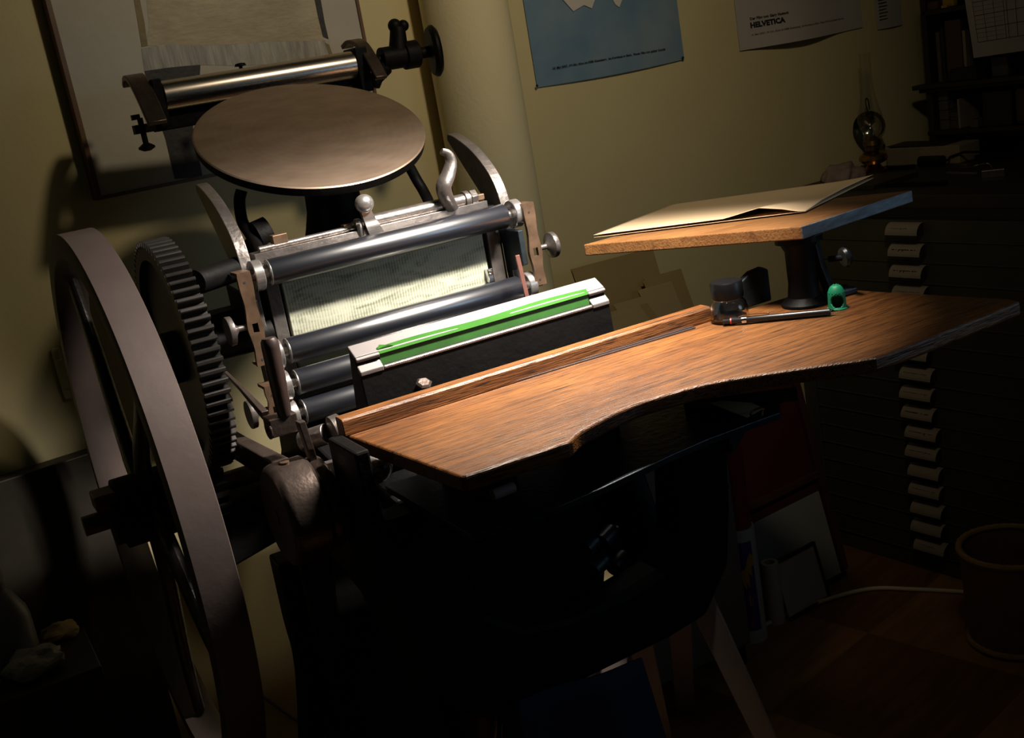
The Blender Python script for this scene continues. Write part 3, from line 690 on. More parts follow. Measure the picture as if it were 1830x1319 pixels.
for row, (ya, za, yb, zb) in enumerate((((1.2430), 1.1100, 1.2402, 1.1040),)):
    for i in range(n):
        xa = PX0 + .030 + (PX1 - PX0 - .056) * i / n; xb = PX0 + .030 + (PX1 - PX0 - .056) * (i + 1) / n
        wa = .0024 + .0012 * math.sin(i * .42); wb = .0024 + .0012 * math.sin((i + 1) * .42)
        poly(bm, [(xa, ya + wa, za + wa * .6), (xb, ya + wb, za + wb * .6), (xb, yb, zb), (xa, yb, zb)])
poly(bm, [(PX0 + .03, 1.2435, 1.1095), (PX0 + .034, 1.2470, 1.1135), (PX0 + .044, 1.2430, 1.1115), (PX0 + .05, 1.2425, 1.109)])
obj('packing_tape', bm, M['green'], PR_, solid=.0008, label='bright green tape')
bm = B(); prism(bm, [(1.2420, 1.1035), (1.2405, 1.0905), (1.2415, 1.0900), (1.2430, 1.1030)], 'yz', PX0 + .030, PX1 - .026); obj('packing_sheet', bm, M['shadegreen'], PR_, label='green packing sheet coloured as in shade')
bm = B(); lathe(bm, [(.006, 0), (.0100, .002), (.0100, .007), (.007, .009)], (0.4939,1.2260,1.0537), (0, -.6, 1), 6); obj('platen_bolt', bm, M['boss'], PR_, smooth=True)

# throw-off handle, fork and lever strap
h0 = Vector((0.3290,1.2411,1.1566)); h1 = Vector((0.3270,1.2403,1.0659))
d_ = h0 - h1; L_ = d_.length
bm = B(); lathe(bm, [(.0075, 0), (.0086, .006), (.0098, .045), (.0102, L_ - .011), (.0098, L_ - .004), (.0075, L_)], h1, d_, 32); obj('throw_off_handle', bm, M['grip'], PR_, smooth=True, label='brown round grip')
bm = B(); box(bm, (h1.x - .021, h1.y - .006, h1.z - .021), (h1.x + .012, h1.y + .02, h1.z + .001)); cyl(bm, (h1.x - .0225, h1.y + .004, h1.z - .012), (h1.x - .019, h1.y + .004, h1.z - .012), .0115, 24); cyl(bm, (h1.x - .025, h1.y + .002, h1.z - .012), (h1.x - .019, h1.y + .002, h1.z - .012), .003, 12)
obj('handle_fork', bm, M['boss'], PR_, bevel=.0015)
bm = B(); ribbon(bm, [(0.3340,1.2092,1.0631), (0.3370,1.2086,1.0303), (0.3410,1.2147,0.9937), (0.3450,1.2347,0.9491)], .008, .014, (1, 0, 0)); obj('lever_strap', bm, M['boss'], PR_, bevel=.001, label='flat dark steel strap')
bm = B(); ribbon(bm, [(0.3000,1.4102,1.1133), (0.3080,1.3379,1.0879), (0.3160,1.2840,1.0609)], [.003, .005, .008], [.0025, .006, .011], (1, 0, 0)); obj('pointer_lever', bm, M['boss'], PR_, bevel=.0006)
bm = B(); cyl(bm, (0.3460,1.2636,1.0225), (0.3700,1.2398,1.0304), .0125, 28); obj('throw_off_shaft', bm, M['oldsteel'], PR_, smooth=True, bevel=.001)
bm = B(); lathe(bm, [(.010, 0), (.018, .003), (.018, .014), (.012, .018)], (0.3720,1.2325,1.0326), (1, 0, .1), 28); obj('shaft_collar', bm, M['oldsteel'], PR_, smooth=True)
# crank boss, collar and connecting rod
CY, CZ = 1.212, .9625
bm = B(); lathe(bm, [(.010, .285), (.053, .285), (.058, .289), (.0595, .294), (.0595, .327), (.056, .331), (.02, .331)], (0, CY, CZ), (1, 0, 0), 56); cyl(bm, (.2835, CY, CZ), (.286, CY, CZ), .009, 20)
cb = obj('crank_boss', bm, M['boss'], PR_, smooth=True, label='round brown worn steel boss')
bm = B(); lathe(bm, [(.0055, 0), (.0055, .0025), (.003, .003)], (.306, CY - .004, CZ + .059), (0, -.1, 1), 16); obj('oil_cup', bm, M['brass'], cb, smooth=True)
bm = B(); lathe(bm, [(.02, .331), (.048, .331), (.050, .334), (.049, .349), (.0435, .352), (.0435, .368), (.026, .371)], (0, CY, CZ), (1, 0, 0), 48); obj('crank_collar', bm, M['oldsteel'], PR_, smooth=True)
bm = B(); lathe(bm, [(.02, .3325), (.0525, .3325), (.0540, .335), (.0540, .345), (.0525, .3475), (.02, .3475)], (0, CY, CZ), (1, 0, 0), 48); obj('strap_ring', bm, M['boss'], PR_, smooth=True)
r0 = Vector((0.3090,1.5924,0.9827)); r1 = Vector((.309, CY + .02, CZ + .040))
bm = B(); ribbon(bm, [r0, r0.lerp(r1, .5), r1], [.018, .018, .020], [.034, .030, .032], (1, 0, 0)); obj('connecting_rod', bm, M['boss'], PR_, bevel=.002)
bm = B(); sphere(bm, (0.4120,1.2177,0.9780), .020, (1, .8, .9)); obj('cam', bm, M['steel'], PR_, smooth=True)
bm = B(); box(bm, Vector((0.4180,1.1464,0.9278)) - Vector((.006, .006, .014)), Vector((0.4180,1.1464,0.9278)) + Vector((.006, .006, .012))); obj('cam_stop', bm, M['steel'], PR_, bevel=.002)

# frame castings
bm = B(); prism(bm, [(1.10, 1.042), (1.185, 1.042), (1.190, .92), (1.16, .84), (1.10, .88)], 'yz', .3525, .3695); obj('rim_shade_casting', bm, M['iron'], PR_, bevel=.003)  # added to keep lamp light off the lower flywheel rim
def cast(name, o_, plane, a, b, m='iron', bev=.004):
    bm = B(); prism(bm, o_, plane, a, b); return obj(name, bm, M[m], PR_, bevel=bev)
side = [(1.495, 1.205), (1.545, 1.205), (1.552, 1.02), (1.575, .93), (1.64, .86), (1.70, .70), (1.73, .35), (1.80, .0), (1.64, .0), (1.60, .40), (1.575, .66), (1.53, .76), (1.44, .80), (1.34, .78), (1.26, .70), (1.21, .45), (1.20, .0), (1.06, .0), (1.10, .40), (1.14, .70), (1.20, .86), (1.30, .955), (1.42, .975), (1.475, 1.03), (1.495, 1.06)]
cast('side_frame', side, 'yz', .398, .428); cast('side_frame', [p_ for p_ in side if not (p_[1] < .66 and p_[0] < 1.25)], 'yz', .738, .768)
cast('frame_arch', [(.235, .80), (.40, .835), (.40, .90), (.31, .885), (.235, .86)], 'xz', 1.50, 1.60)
cast('cross_infill', [(1.22, .93), (1.44, .955), (1.47, .80), (1.38, .72), (1.24, .74)], 'yz', .428, .738)
cast('cross_infill', [(1.60, .96), (1.62, .96), (1.70, .22), (1.56, .22), (1.58, .60)], 'yz', .428, .738)  # rear plate added to block lamp light from the wall behind
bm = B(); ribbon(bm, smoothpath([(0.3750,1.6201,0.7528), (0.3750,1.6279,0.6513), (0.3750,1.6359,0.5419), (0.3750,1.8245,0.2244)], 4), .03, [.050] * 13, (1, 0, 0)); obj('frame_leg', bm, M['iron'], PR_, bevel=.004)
# U-shaped platen yoke
yo = [(.725, .965), (.732, .892), (.723, .821), (.689, .788), (.640, .780), (.560, .780), (.500, .790), (.455, .825), (.440, .892), (.445, .965), (.350, .965), (.360, .83), (.378, .758), (.420, .703), (.480, .690), (.690, .696), (.749, .703), (.792, .758), (.806, .83), (.820, .965)]
cast('platen_yoke', yo, 'xz', 1.075, 1.130, bev=.010)
cast('cross_infill', [(.452, .93), (.645, .93), (.655, .80), (.64, .74), (.46, .74)], 'xz', 1.140, 1.158)
cast('yoke_bracket', [(.83, .985), (.83, .925), (.806, .905), (.79, .985)], 'xz', 1.06, 1.10, 'iron_blue', .003)
bm = B()
for p in ((0.6413,1.1600,0.8193), (0.6668,1.1600,0.8200), (0.6771,1.1600,0.7814), (0.6475,1.1600,0.7886)):
    cyl(bm, Vector(p) - Vector((.016, .02, 0)), Vector(p) + Vector((.008, -.01, .004)), .011, 16)
cyl(bm, (0.6410,1.1700,0.8378), (0.6482,1.1700,0.7890), .013, 14); cyl(bm, (0.6383,1.1700,0.8043), (0.6951,1.1700,0.8108), .010, 14); cyl(bm, (0.6822,1.1700,0.8115), (0.6949,1.1700,0.7598), .010, 14)
obj('bolt_cluster', bm, M['iron_blue'], PR_, smooth=True)
for q, r in (((0.4362,1.2000,0.7156), .118), ((0.5688,1.2700,0.7300), .088)):
    bm = B(); lathe(bm, [(.01, -.012), (r - .004, -.012), (r, -.006), (r, .006), (r - .004, .012), (.01, .012)], q, (1, 0, 0), 56); obj('crank_disc', bm, M['brownbelt'], PR_, smooth=True, label='dark brown disc')
bm = B(); prism(bm, [(1.14, .70), (1.22, .72), (1.24, .66), (1.22, .615), (1.15, .60), (1.13, .65)], 'yz', .43, .475); obj('counterweight', bm, M['iron'], PR_, bevel=.01, seg=3)
# treadle base feet
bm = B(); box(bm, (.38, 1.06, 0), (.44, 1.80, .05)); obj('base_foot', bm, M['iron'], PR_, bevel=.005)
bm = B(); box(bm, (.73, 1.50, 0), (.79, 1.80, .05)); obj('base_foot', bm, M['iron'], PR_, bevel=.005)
# tray hung below the feed board, on the yoke
bm = B(); prism(bm, [(.400, 1.165), (.404, .956), (.450, .950), (.499, .946), (.550, .950), (.599, .958), (.660, .968), (.710, .973), (.770, .973), (.812, .972), (.846, 1.010), (.848, 1.165)], 'xy', .966, .974); obj('under_tray', bm, M['iron_blue'], PR_, bevel=.001, label='thin dark metal tray under the wooden board')
#PART3

# ---------------------------------------------------------------- wooden feed board and what lies on it
ZT = 1.040
fb = thing('feed_board', 'worn oak feed board with curved front cutout in front of the press rollers', 'wooden board', (.72, 1.05, ZT - .017))
edge = [(.374, 1.177), (.386, 1.06), (.398, .942), (.403, .9385)] + [(.45, .9362), (.505, .9335), (.514, .9338)] + [(p.x, p.y) for p in smoothpath([(.520, .936, 0), (.545, .952, 0), (.611, .972, 0), (.660, .970, 0), (.719, .957, 0), (.791, .915, 0), (.840, .882, 0), (.863, .868, 0)], 5)] + [(.95, .870), (1.108, .880), (1.112, .90), (1.085, 1.081), (1.075, 1.177)]
bm = B(); prism(bm, edge, 'xy', ZT - .017, ZT); obj('board', bm, M['board'], fb, bevel=.0032, seg=3)
bm = B(); prism(bm, [(1.176, ZT), (1.1765, ZT + .0165), (1.1785, ZT + .019), (1.196, ZT + .0195), (1.199, ZT + .017), (1.199, ZT - .017), (1.1772, ZT - .017), (1.1772, ZT)], 'yz', .371, .889); obj('ledge', bm, M['board'], fb, bevel=.0022, seg=3)
for xa, xb in ((.45, .52), (.60, .66)):
    bm = B(); box(bm, (xa, 1.07, .9745), (xb, 1.12, ZT - .017)); obj('board_bracket', bm, M['iron'], fb, bevel=.002)
bm = B(); box(bm, (.52, 1.08, ZT - .027), (1.02, 1.11, ZT - .017)); obj('batten', bm, M['board'], fb, bevel=.001)

a = Vector((0.5189,1.1833,1.0405)); b = Vector((0.8522,1.1676,1.0405)); d = (b - a); ang = math.atan2(d.y, d.x)
fr_ = Matrix.Translation(a) @ Matrix.Rotation(ang, 4, 'Z')
t = thing('steel_rule', 'thin grey metal rule lying along the board ledge', 'rule', a, None)
bm = B(); box(bm, (0, -.004, 0.0), (d.length, -.0008, .0016)); box(bm, (0, .0004, 0), (d.length, .0034, .0026)); obj('rule_strip', bm, mat('worn_lead', (.16, .13, .125), .35, .8, var=.3, scale=60), t, fr_, bevel=.0003)

# ink bottle
t = thing('ink_bottle', 'small empty glass ink bottle with black screw cap at the ledge end', 'bottle', (.8995, 1.152, ZT)); p = FR[t].translation
bm = B(); lathe(bm, [(.001, .0), (.0225, .0), (.0245, .002), (.0245, .016), (.0220, .0255), (.0185, .0285), (.0185, .0300), (.0165, .0300), (.0165, .028), (.0200, .0245), (.0222, .016), (.0222, .004), (.0205, .0028), (.001, .0028)], p, (0, 0, 1), 48, capa=False, capb=False); obj('glass_body', bm, M['bottleglass'], t, smooth=True)
bm = B(); lathe(bm, [(.0005, .0032), (.0212, .0032), (.0215, .0070), (.0005, .0070)], p, (0, 0, 1), 32); obj('ink_residue', bm, M['inkliquid'], t, smooth=True)
bm = B(); lathe(bm, [(.0195, .0302), (.0205, .0308), (.0208, .034), (.0208, .0505), (.0195, .0525), (.0005, .053)], p, (0, 0, 1), 48); obj('cap', bm, M['glassdark'], t, smooth=True)

# mechanical pencil
a = Vector((.8757, 1.1375, ZT + .0056)); b = Vector((.9770, 1.0360, ZT + .0052)); u = (b - a).normalized()
t = thing('mechanical_pencil', 'slim black mechanical pencil with red ring lying before the ink bottle', 'pencil', (a + b) / 2 - Vector((0, 0, .0044)))
L_ = (b - a).length
bm = B(); lathe(bm, [(.0028, 0), (.0034, .001), (.0034, .0105), (.0041, .0115), (.0043, .10), (.0043, L_ - .012), (.0032, L_ - .0105)], a, u, 24); pb = obj('barrel', bm, M['pen'], t, smooth=True)
bm = B(); lathe(bm, [(.0036, .0095), (.0040, .0097), (.0040, .0113), (.0036, .0115)], a, u, 24); obj('red_ring', bm, M['penred'], t, smooth=True, label='red ring')
bm = B(); lathe(bm, [(.0042, .024), (.0047, .0242), (.0047, .0300), (.0042, .0302)], a, u, 24)
ribbon(bm, [a + u * .020 + Vector((0, 0, .0048)), a + u * .026 + Vector((0, 0, .0064)), a + u * .050 + Vector((0, 0, .0062)), a + u * .058 + Vector((0, 0, .0052))], .0028, .0007, (u.y, -u.x, 0)); sphere(bm, a + u * .0575 + Vector((0, 0, .0057)), .0016, n=10)
obj('clip', bm, M['chrome'], t, smooth=True, label='chrome clip')
bm = B(); lathe(bm, [(.0032, L_ - .0105), (.0026, L_ - .008), (.0012, L_ - .0055), (.0007, L_), (.0003, L_ + .001)], a, u, 16); obj('tip', bm, M['chrome'], t, smooth=True, label='chrome tip')

# rubber finger cot
t = thing('rubber_finger_cot', 'green knobbly rubber finger thimble standing beside the pencil tip', 'finger thimble', (.9985, 1.062, ZT)); p = FR[t].translation
bm = B(); n = 32; n = 64; prof = [(p_.x, p_.y) for p_ in smoothpath([(.0122, .0, 0), (.0124, .0012, 0), (.0108, .0022, 0), (.0104, .010, 0), (.0100, .018, 0), (.0088, .024, 0), (.0062, .0285, 0), (.0030, .0302, 0), (.0004, .0306, 0)], 5)]
vd = Vector((-p.x, -p.y, 0)).normalized(); va = math.atan2(vd.y, vd.x); rings = []
for r, h in prof: rings.append([bm.verts.new(p + Vector((r * math.cos(va + 2 * PI * (i + .5) / n), r * math.sin(va + 2 * PI * (i + .5) / n), h))) for i in range(n)])
for k in range(len(rings) - 1):
    for i in range(n):
        a_ = ((i + .5) / n) % 1.0; a_ = min(a_, 1 - a_) * 360; hm = (prof[k][1] + prof[k + 1][1]) / 2
        if ((a_ - 6) / 40) ** 2 + ((hm - .0112) / .0078) ** 2 < 1: continue       # the oval opening
        bm.faces.new((rings[k][i], rings[k][(i + 1) % n], rings[k + 1][(i + 1) % n], rings[k + 1][i]))
obj('sleeve', bm, M['cot'], t, smooth=True, solid=.0014)
bm = B()
for k in range(6):
    h = .0195 + k * .0022; r = .0097 - max(0, k - 1) * .0016
    for i in range(16 - 2 * k):
        an = 2 * PI * i / (16 - 2 * k) + k * .3; sphere(bm, p + Vector((r * math.cos(an), r * math.sin(an), h)), .0011, n=6)
obj('grip_nubs', bm, M['cot'], t, smooth=True)

# raised stand with its own board
t = thing('raised_copy_stand', 'raised square pine board on black cast post standing at the right of the feed board', 'stand', (.998, 1.120, ZT))
bm = B(); lathe(bm, [(.030, ZT + .001), (.030, ZT + .004), (.021, ZT + .012), (.0185, ZT + .03), (.019, ZT + .072), (.024, ZT + .082), (.024, ZT + .0835)], (.998, 1.120, 0), (0, 0, 1), 32); obj('post', bm, M['iron'], t, smooth=True)
bm = B(); prism(bm, [(1.00, 1.125), (1.026, 1.100), (1.066, 1.094), (1.074, 1.106), (1.068, 1.120), (1.03, 1.128)], 'xy', ZT + .001, ZT + .009); obj('base_foot', bm, M['iron_blue'], t, bevel=.002)
bm = B(); cyl(bm, (1.055, 1.107, ZT + .008), (1.055, 1.107, ZT + .013), .0055, 6); obj('foot_bolt', bm, M['iron'], t)
bm = B(); prism(bm, [(1.1205, ZT + .001), (1.1205, ZT + .081), (1.126, ZT + .081), (1.126, ZT)], 'yz', 1.012, 1.026); ribbon(bm, [(1.018, 1.115, ZT + .080), (1.022, 1.113, ZT + .05), (1.034, 1.110, ZT + .006)], .012, .010, (.3, -1, 0)); obj('rib', bm, M['iron_blue'], t, bevel=.001)
bm = B(); a = Vector((1.0523,1.1150,1.0905)); b = Vector((1.0486,1.0950,1.0925)); cyl(bm, a - Vector((.01, 0, 0)), b, .004, 14)
d = (b - a).normalized(); lathe(bm, [(.004, -.003), (.012, -.002), (.0135, .002), (.011, .006), (.003, .007)], b, (.8, -.25, .1), 20); obj('clamp_knob', bm, M['iron_blue'], t, smooth=True)
Lc, FRc, Rc = Vector((0.8592, 1.4168, 1.1351)), Vector((0.972, 1.083, 1.1503)), Vector((1.2834, 1.1653, 1.1342))
bx = (Lc - FRc); by = (Rc - FRc); bx_n = bx.normalized(); by_n = (by - bx_n * by.dot(bx_n)).normalized(); bn = by_n.cross(bx_n) * 1.0
if bn.z < 0: bn = -bn
bf = Matrix.Translation(FRc) @ Matrix((( bx_n.x, by_n.x, bn.x, 0), (bx_n.y, by_n.y, bn.y, 0), (bx_n.z, by_n.z, bn.z, 0), (0, 0, 0, 1)))
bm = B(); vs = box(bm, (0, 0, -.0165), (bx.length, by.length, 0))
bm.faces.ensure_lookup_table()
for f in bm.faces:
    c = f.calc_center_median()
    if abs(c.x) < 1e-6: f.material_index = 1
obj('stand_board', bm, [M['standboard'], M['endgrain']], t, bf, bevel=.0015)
bm = B(); lathe(bm, [(.018, -.027), (.030, -.024), (.030, -.0168)], bf.inverted() @ Vector((.998, 1.120, FRc.z)) * 1.0 - Vector((0, 0, (bf.inverted() @ Vector((.998, 1.120, FRc.z))).z)), (0, 0, 1), 24); obj('top_plate', bm, M['iron'], t, bf)
# black arm behind the bottle
bm = B(); prism(bm, [(.895, ZT + .001), (.993, ZT + .001), (.993, ZT + .044), (.984, ZT + .049), (.965, ZT + .047), (.905, ZT + .018)], 'xz', 1.178, 1.190); obj('side_arm', bm, M['iron_blue'], t, bevel=.002)

# folded sheet on that board
A_, B_, C_, D_ = Vector((0.9075, 1.4642, 1.1306)), Vector((1.2449, 1.722, 1.1029)), Vector((1.4642, 1.4401, 1.1109)), Vector((1.0874, 1.2002, 1.1396))
t = thing('cream_paper_sheets', 'large cream paper sheets with curled corner lying on the raised pine board', 'paper', bf @ Vector((.15, .16, 0)))
for k, (m_, dz) in enumerate((('paper', 0.006), ('paper', 0.0022))):
    bm = B()
    def pf(u, v, k=k, dz=dz):
        q = A_.lerp(D_, u).lerp(B_.lerp(C_, u), v)
        lift = dz
        lift += .009 * max(0, 1 - math.hypot((u - .80) / .16, v / .35)) * (k == 0)       # buckle by the corner
        lift += -.0035 * max(0, 1 - math.hypot((u - 1) / .10, v / .2)) * (k == 0)
        lift += .0035 * max(0, (u - .8) / .2) ** 2 * min(1, max(0, v - .06) * 2.2) * (k == 0)
        lift += .004 * u * v * (k == 1) * .4
        return q + bn * lift
    sheet(pf, 30, 30, bm); obj('paper_sheet', bm, M[m_], t, smooth=True, solid=.0004)

# things on the tray below the board
t = thing('pink_eraser_roll', 'small pale pink rubber cylinder lying in the dark tray below the board', 'eraser', (0.4741,1.0114,0.9740))
p = FR[t].translation; bm = B(); cyl(bm, p + Vector((-.014, .005, .006)), p + Vector((.014, .007, .006)), .006, 24); obj('roll', bm, M['pink'], t, smooth=True, bevel=.001)
t = thing('paper_tube', 'thin rolled dark paper tube lying in the tray under the board', 'paper roll', (.80, 1.02, .974))
bm = B(); lathe(bm, [(.0085, 0), (.0085, .13), (.0055, .13), (.0055, 0)], (.745, 1.060, .9828), (.099, -.070, 0), 24, closed=True); obj('rolled_sheet', bm, M['shelfwood'], t, smooth=True)
t = thing('bulldog_clip', 'small chrome clip holding cream paper slips in the under tray', 'clip', (.785, .992, .974))
bm = B(); poly(bm, [(.760, 1.030, .990), (.775, .985, .9765), (.805, .99, .978), (.80, 1.03, .986)]); obj('paper_slip', bm, M['paper'], t, solid=.0006)
bm = B()
tube(bm, smoothpath([(.778, .980, .9755), (.776, .978, .984), (.785, .976, .986), (.794, .977, .984), (.792, .979, .9755)], 4), .0012, 8); obj('wire_loop', bm, M['chrome'], t, smooth=True)

# ---------------------------------------------------------------- low cupboard with card folders behind the press
t = thing('low_cupboard', 'low pale wooden cupboard against the wall behind the press', 'cupboard', (1.2, 2.06, 0))
bm = B(); prism(bm, [(.86, 1.915), (1.44, 1.915), (1.44, 2.14), (1.195, 2.14), (1.195, 2.018), (.86, 2.018)], 'xy', .05, .755); obj('body', bm, M['palewood'], t, bevel=.002)
bm = B(); prism(bm, [(.84, 1.89), (1.46, 1.89), (1.46, 2.035), (1.575, 2.035), (1.575, 2.14), (1.195, 2.14), (1.195, 2.018), (.84, 2.018)], 'xy', .755, .778); obj('cupboard_top', bm, M['palewood'], t, bevel=.002)
for xa, xb in ((.875, 1.06), (1.075, 1.25), (1.265, 1.43)):
    bm = B(); box(bm, (xa, 1.903, .06), (xb, 1.9145, .74)); dr = obj('door', bm, M['palewood'], t, bevel=.002)
    bm = B(); sphere(bm, (xb - .02, 1.896, .45), .009, n=12); obj('knob', bm, M['iron'], dr)
bm = B(); box(bm, (1.060, 1.906, .06), (1.075, 1.9145, .74)); obj('door_strip', bm, M['redpanel'], t)
bm = B(); box(bm, (1.25, 1.906, .06), (1.265, 1.9145, .74)); obj('door_strip', bm, M['redpanel'], t)
for q_ in ((.88, 1.935), (.88, 2.0), (1.42, 1.935), (1.42, 2.12)):
    bm = B(); cyl(bm, (*q_, 0), (*q_, .05), .014, 12); obj('foot', bm, M['iron'], t)
bm = B(); prism(bm, [(1.44, .755), (1.56, .755), (1.44, .64)], 'xz', 2.09, 2.11); obj('bracket', bm, M['iron'], t)

FOLD = [  # x of lower right corner, y front, z top, width along x, lean (x shift at top), colour, label
    (1.492, 2.112, .955, .215, -.035, 'folder', 'tallest brown card folder at the back of the folder row'),
    (1.548, 2.100, .893, .10, -.030, 'folder', 'card folder at the right end of the folder row'),
    (1.528, 2.092, .890, .09, -.030, 'folder', 'second brown folder from the right end of the row'),
    (1.508, 2.084, .875, .09, -.032, 'folder2', 'third brown folder from the right end of the row'),
    (1.463, 2.074, .862, .11, -.042, 'folder2', 'pale folded card with a raised flap in mid row'),
    (1.436, 2.064, .848, .09, -.046, 'folder', 'brown folder just left of the pale flapped card'),
    (1.410, 2.054, .853, .085, -.050, 'folder2', 'pale folder with slanting top edge nearest the platen corner'),
    (1.365, 2.044, .835, .075, -.040, 'folder2', 'leftmost pale folder half behind the platen corner')]
for x, y, z, wd_, ln, m_, lb in FOLD:
    t = thing('card_folder', lb, 'folder', (x - wd_ / 2, y, .778), group='card folders on the low cupboard')
    for k in range(2):
        bm = B(); yy = y + k * .0045; vs = prism(bm, [(x - wd_, .7785), (x, .7785), (x + ln + k * .004, z + k * .003), (x - wd_ + ln, z + (.004 if k else 0))], 'xz', yy, yy + .0016); obj('card_leaf', bm, M[m_], t)

# ---------------------------------------------------------------- stool with a blue bag
t = thing('wooden_stool', 'wooden stool with splayed grey legs standing behind the press yoke', 'stool', (1.03, 1.60, 0))
bm = B(); lathe(bm, [(.02, .490), (.118, .490), (.124, .495), (.124, .508), (.118, .513), (.02, .513)], (1.01, 1.60, 0), (0, 0, 1), 48); obj('seat', bm, mat('olive_seat', (.17, .14, .07), .6, var=.3), t, smooth=True)
for tp, ft in (((1.035, 1.520, .491), (1.2068,1.5567,0.0000)), ((.985, 1.66, .491), (1.0837,1.7736,0.0000)), ((.935, 1.60, .491), (.82, 1.62, 0)), ((1.08, 1.63, .491), (1.20, 1.86, 0))):
    bm = B(); tp = Vector(tp); ft = Vector(ft); d = (ft - tp); sd = Vector((.86, -.48, 0))
    ribbon(bm, [tp, tp.lerp(ft, .5), ft], [.048, .044, .038], .022, sd); obj('leg', bm, M['palewood'], t, bevel=.002)
t = thing('blue_plastic_bag', 'small crumpled blue plastic bag on the stool seat', 'bag', (.985, 1.585, .513))
bm = B(); g = bmesh.ops.create_icosphere(bm, subdivisions=3, radius=.038)
for v in bm.verts: v.co = Vector((v.co.x * 1.3, v.co.y, v.co.z * .9)) * (1 + .22 * math.sin(9 * v.co.x * 20 + 3) * math.sin(v.co.y * 170) + random.uniform(-.08, .08)) + Vector((.985, 1.585, .550))
zmin = min(v.co.z for v in bm.verts)
for v in bm.verts: v.co.z = max(.5132, v.co.z)
obj('bag_film', bm, M['bluebag'], t, smooth=True, angle=0)

# ---------------------------------------------------------------- panels, tubes and cable by the wall
t = thing('red_board', 'tall dark red framed board leaning on the wall beside the cabinet', 'board', (-.26, -.05, 0), ROOM)
lean = Matrix.Translation((0, -.16, 0)) @ Matrix.Rotation(math.radians(-11), 4, 'X'); RB = ROOM @ lean
bm = B(); box(bm, (-.46, -.012, .004), (-.105, .002, .60)); obj('panel', bm, M['redpanel'], t, RB, bevel=.001)
bm = B(); box(bm, (-.46, -.026, .255), (-.118, -.0125, .272)); box(bm, (-.124, -.026, .004), (-.104, -.0125, .60)); obj('frame_strip', bm, mat('dark_brown_strip', (.06, .02, .012), .5), t, RB, bevel=.001)
t = thing('framed_white_sheet', 'white sheet in a black frame standing against the dark red board', 'picture', (-.22, -.15, 0), ROOM)
l2 = ROOM @ Matrix.Translation((0, -.200, 0)) @ Matrix.Rotation(math.radians(-12), 4, 'X')
bm = B(); box(bm, (-.42, -.002, .014), (-.150, .002, .235)); obj('sheet', bm, mat('cool_white', (.23, .235, .225), .7), t, l2)
bm = B(); box(bm, (-.43, -.006, .0), (-.135, .006, .0135)); obj('bottom_rail', bm, M['ink'], t, l2)
t = thing('small_framed_card', 'smaller black framed pale card leaning in front of the white sheet', 'picture', (-.27, -.23, 0), ROOM)
l3 = ROOM @ Matrix.Translation((0, -.248, 0)) @ Matrix.Rotation(math.radians(-13), 4, 'X')
bm = B(); box(bm, (-.40, -.002, .010), (-.262, .002, .142)); obj('card', bm, M['white'], t, l3)
bm = B(); box(bm, (-.262, -.005, .0), (-.254, .005, .150)); box(bm, (-.40, -.005, .1425), (-.254, .005, .150)); box(bm, (-.40, -.005, .0), (-.254, .005, .0095)); obj('picture_frame', bm, M['ink'], t, l3)
t = thing('red_tube', 'tall red tube with colourful printed wrapper standing on the floor by the stool leg', 'tube', (1.5135, 2.005, 0)); p = FR[t].translation
bm = B(); cyl(bm, p, p + Vector((0, 0, .29)), .0365, 40); obj('white_wrapper', bm, M['white'], t, smooth=True, bevel=.001)
bm = B(); cyl(bm, p + Vector((0, 0, .29)), p + Vector((0, 0, .55)), .031, 40); obj('red_body', bm, M['redtube'], t, smooth=True, bevel=.001, label='red upper body')


def wrap(bm, pts, r, mi, n=8):
    """patch on the tube: pts in (angle deg, z)"""
    vc = math.atan2(-p.y, -p.x)
    zs = sorted(set(z for _, z in pts))
    poly(bm, [(p.x + r * math.cos(vc + math.radians(a)), p.y + r * math.sin(vc + math.radians(a)), z) for a, z in pts], mi)


bm = B()
for i in range(8):
    a0 = -55 + i * 12; a1 = a0 + 12
    wrap(bm, [(a0, .035), (a1, .035), (a1, .262), (a0, .262)], .0370, 0)
    if a1 < 20: wrap(bm, [(a0, .045), (a1, .045), (a1, .145), (a0, .145)], .0374, 2)
    h = .20 + .022 * math.sin(i * 1.1); wrap(bm, [(a0, h - .022), (a1, h - .030 + .012 * math.sin(i)), (a1, .20 + .022 * math.sin((i + 1) * 1.1) + .012), (a0, h + .012)], .0374, 1)
wrap(bm, [(8, .10), (20, .10), (20, .12), (8, .13)], .0374, 1)
obj('printed_label', bm, [M['lab_blue'], M['lab_yellow'], M['lab_purple']], t)
t = thing('white_roll', 'short white paper roll standing on the floor beside the printed tube', 'paper roll', (1.604, 2.02, 0)); p2_ = FR[t].translation
bm = B(); lathe(bm, [(.021, .0), (.021, .158), (.0135, .158), (.0135, .0)], p2_, (0, 0, 1), 32, closed=True); obj('roll', bm, M['white'], t, smooth=True)
bm = B(); lathe(bm, [(.0133, .0), (.0133, .1575), (.011, .1575), (.011, .0)], p2_, (0, 0, 1), 24, closed=True); obj('cardboard_core', bm, M['folder'], t, smooth=True)
bm = B(); tube(bm, [(q.x, q.y, .006) for q in smoothpath([(2.03, 1.74, 0), (1.997, 1.789, 0), (1.93, 1.885, 0), (1.8559,1.9690,0.0000), (1.7083,2.0106,0.0000), (1.5691,2.0171,0.0000), (1.4279,1.9937,0.0000), (1.3139,2.0286,0.0000), (1.2032,2.1352,0.0000), (1.1, 2.13, 0)], 8)], .0052, 10)
tag(obj('white_cable', bm, M['cable'], smooth=True), 'white cable curving over the floor towards the waste bin', 'cable')
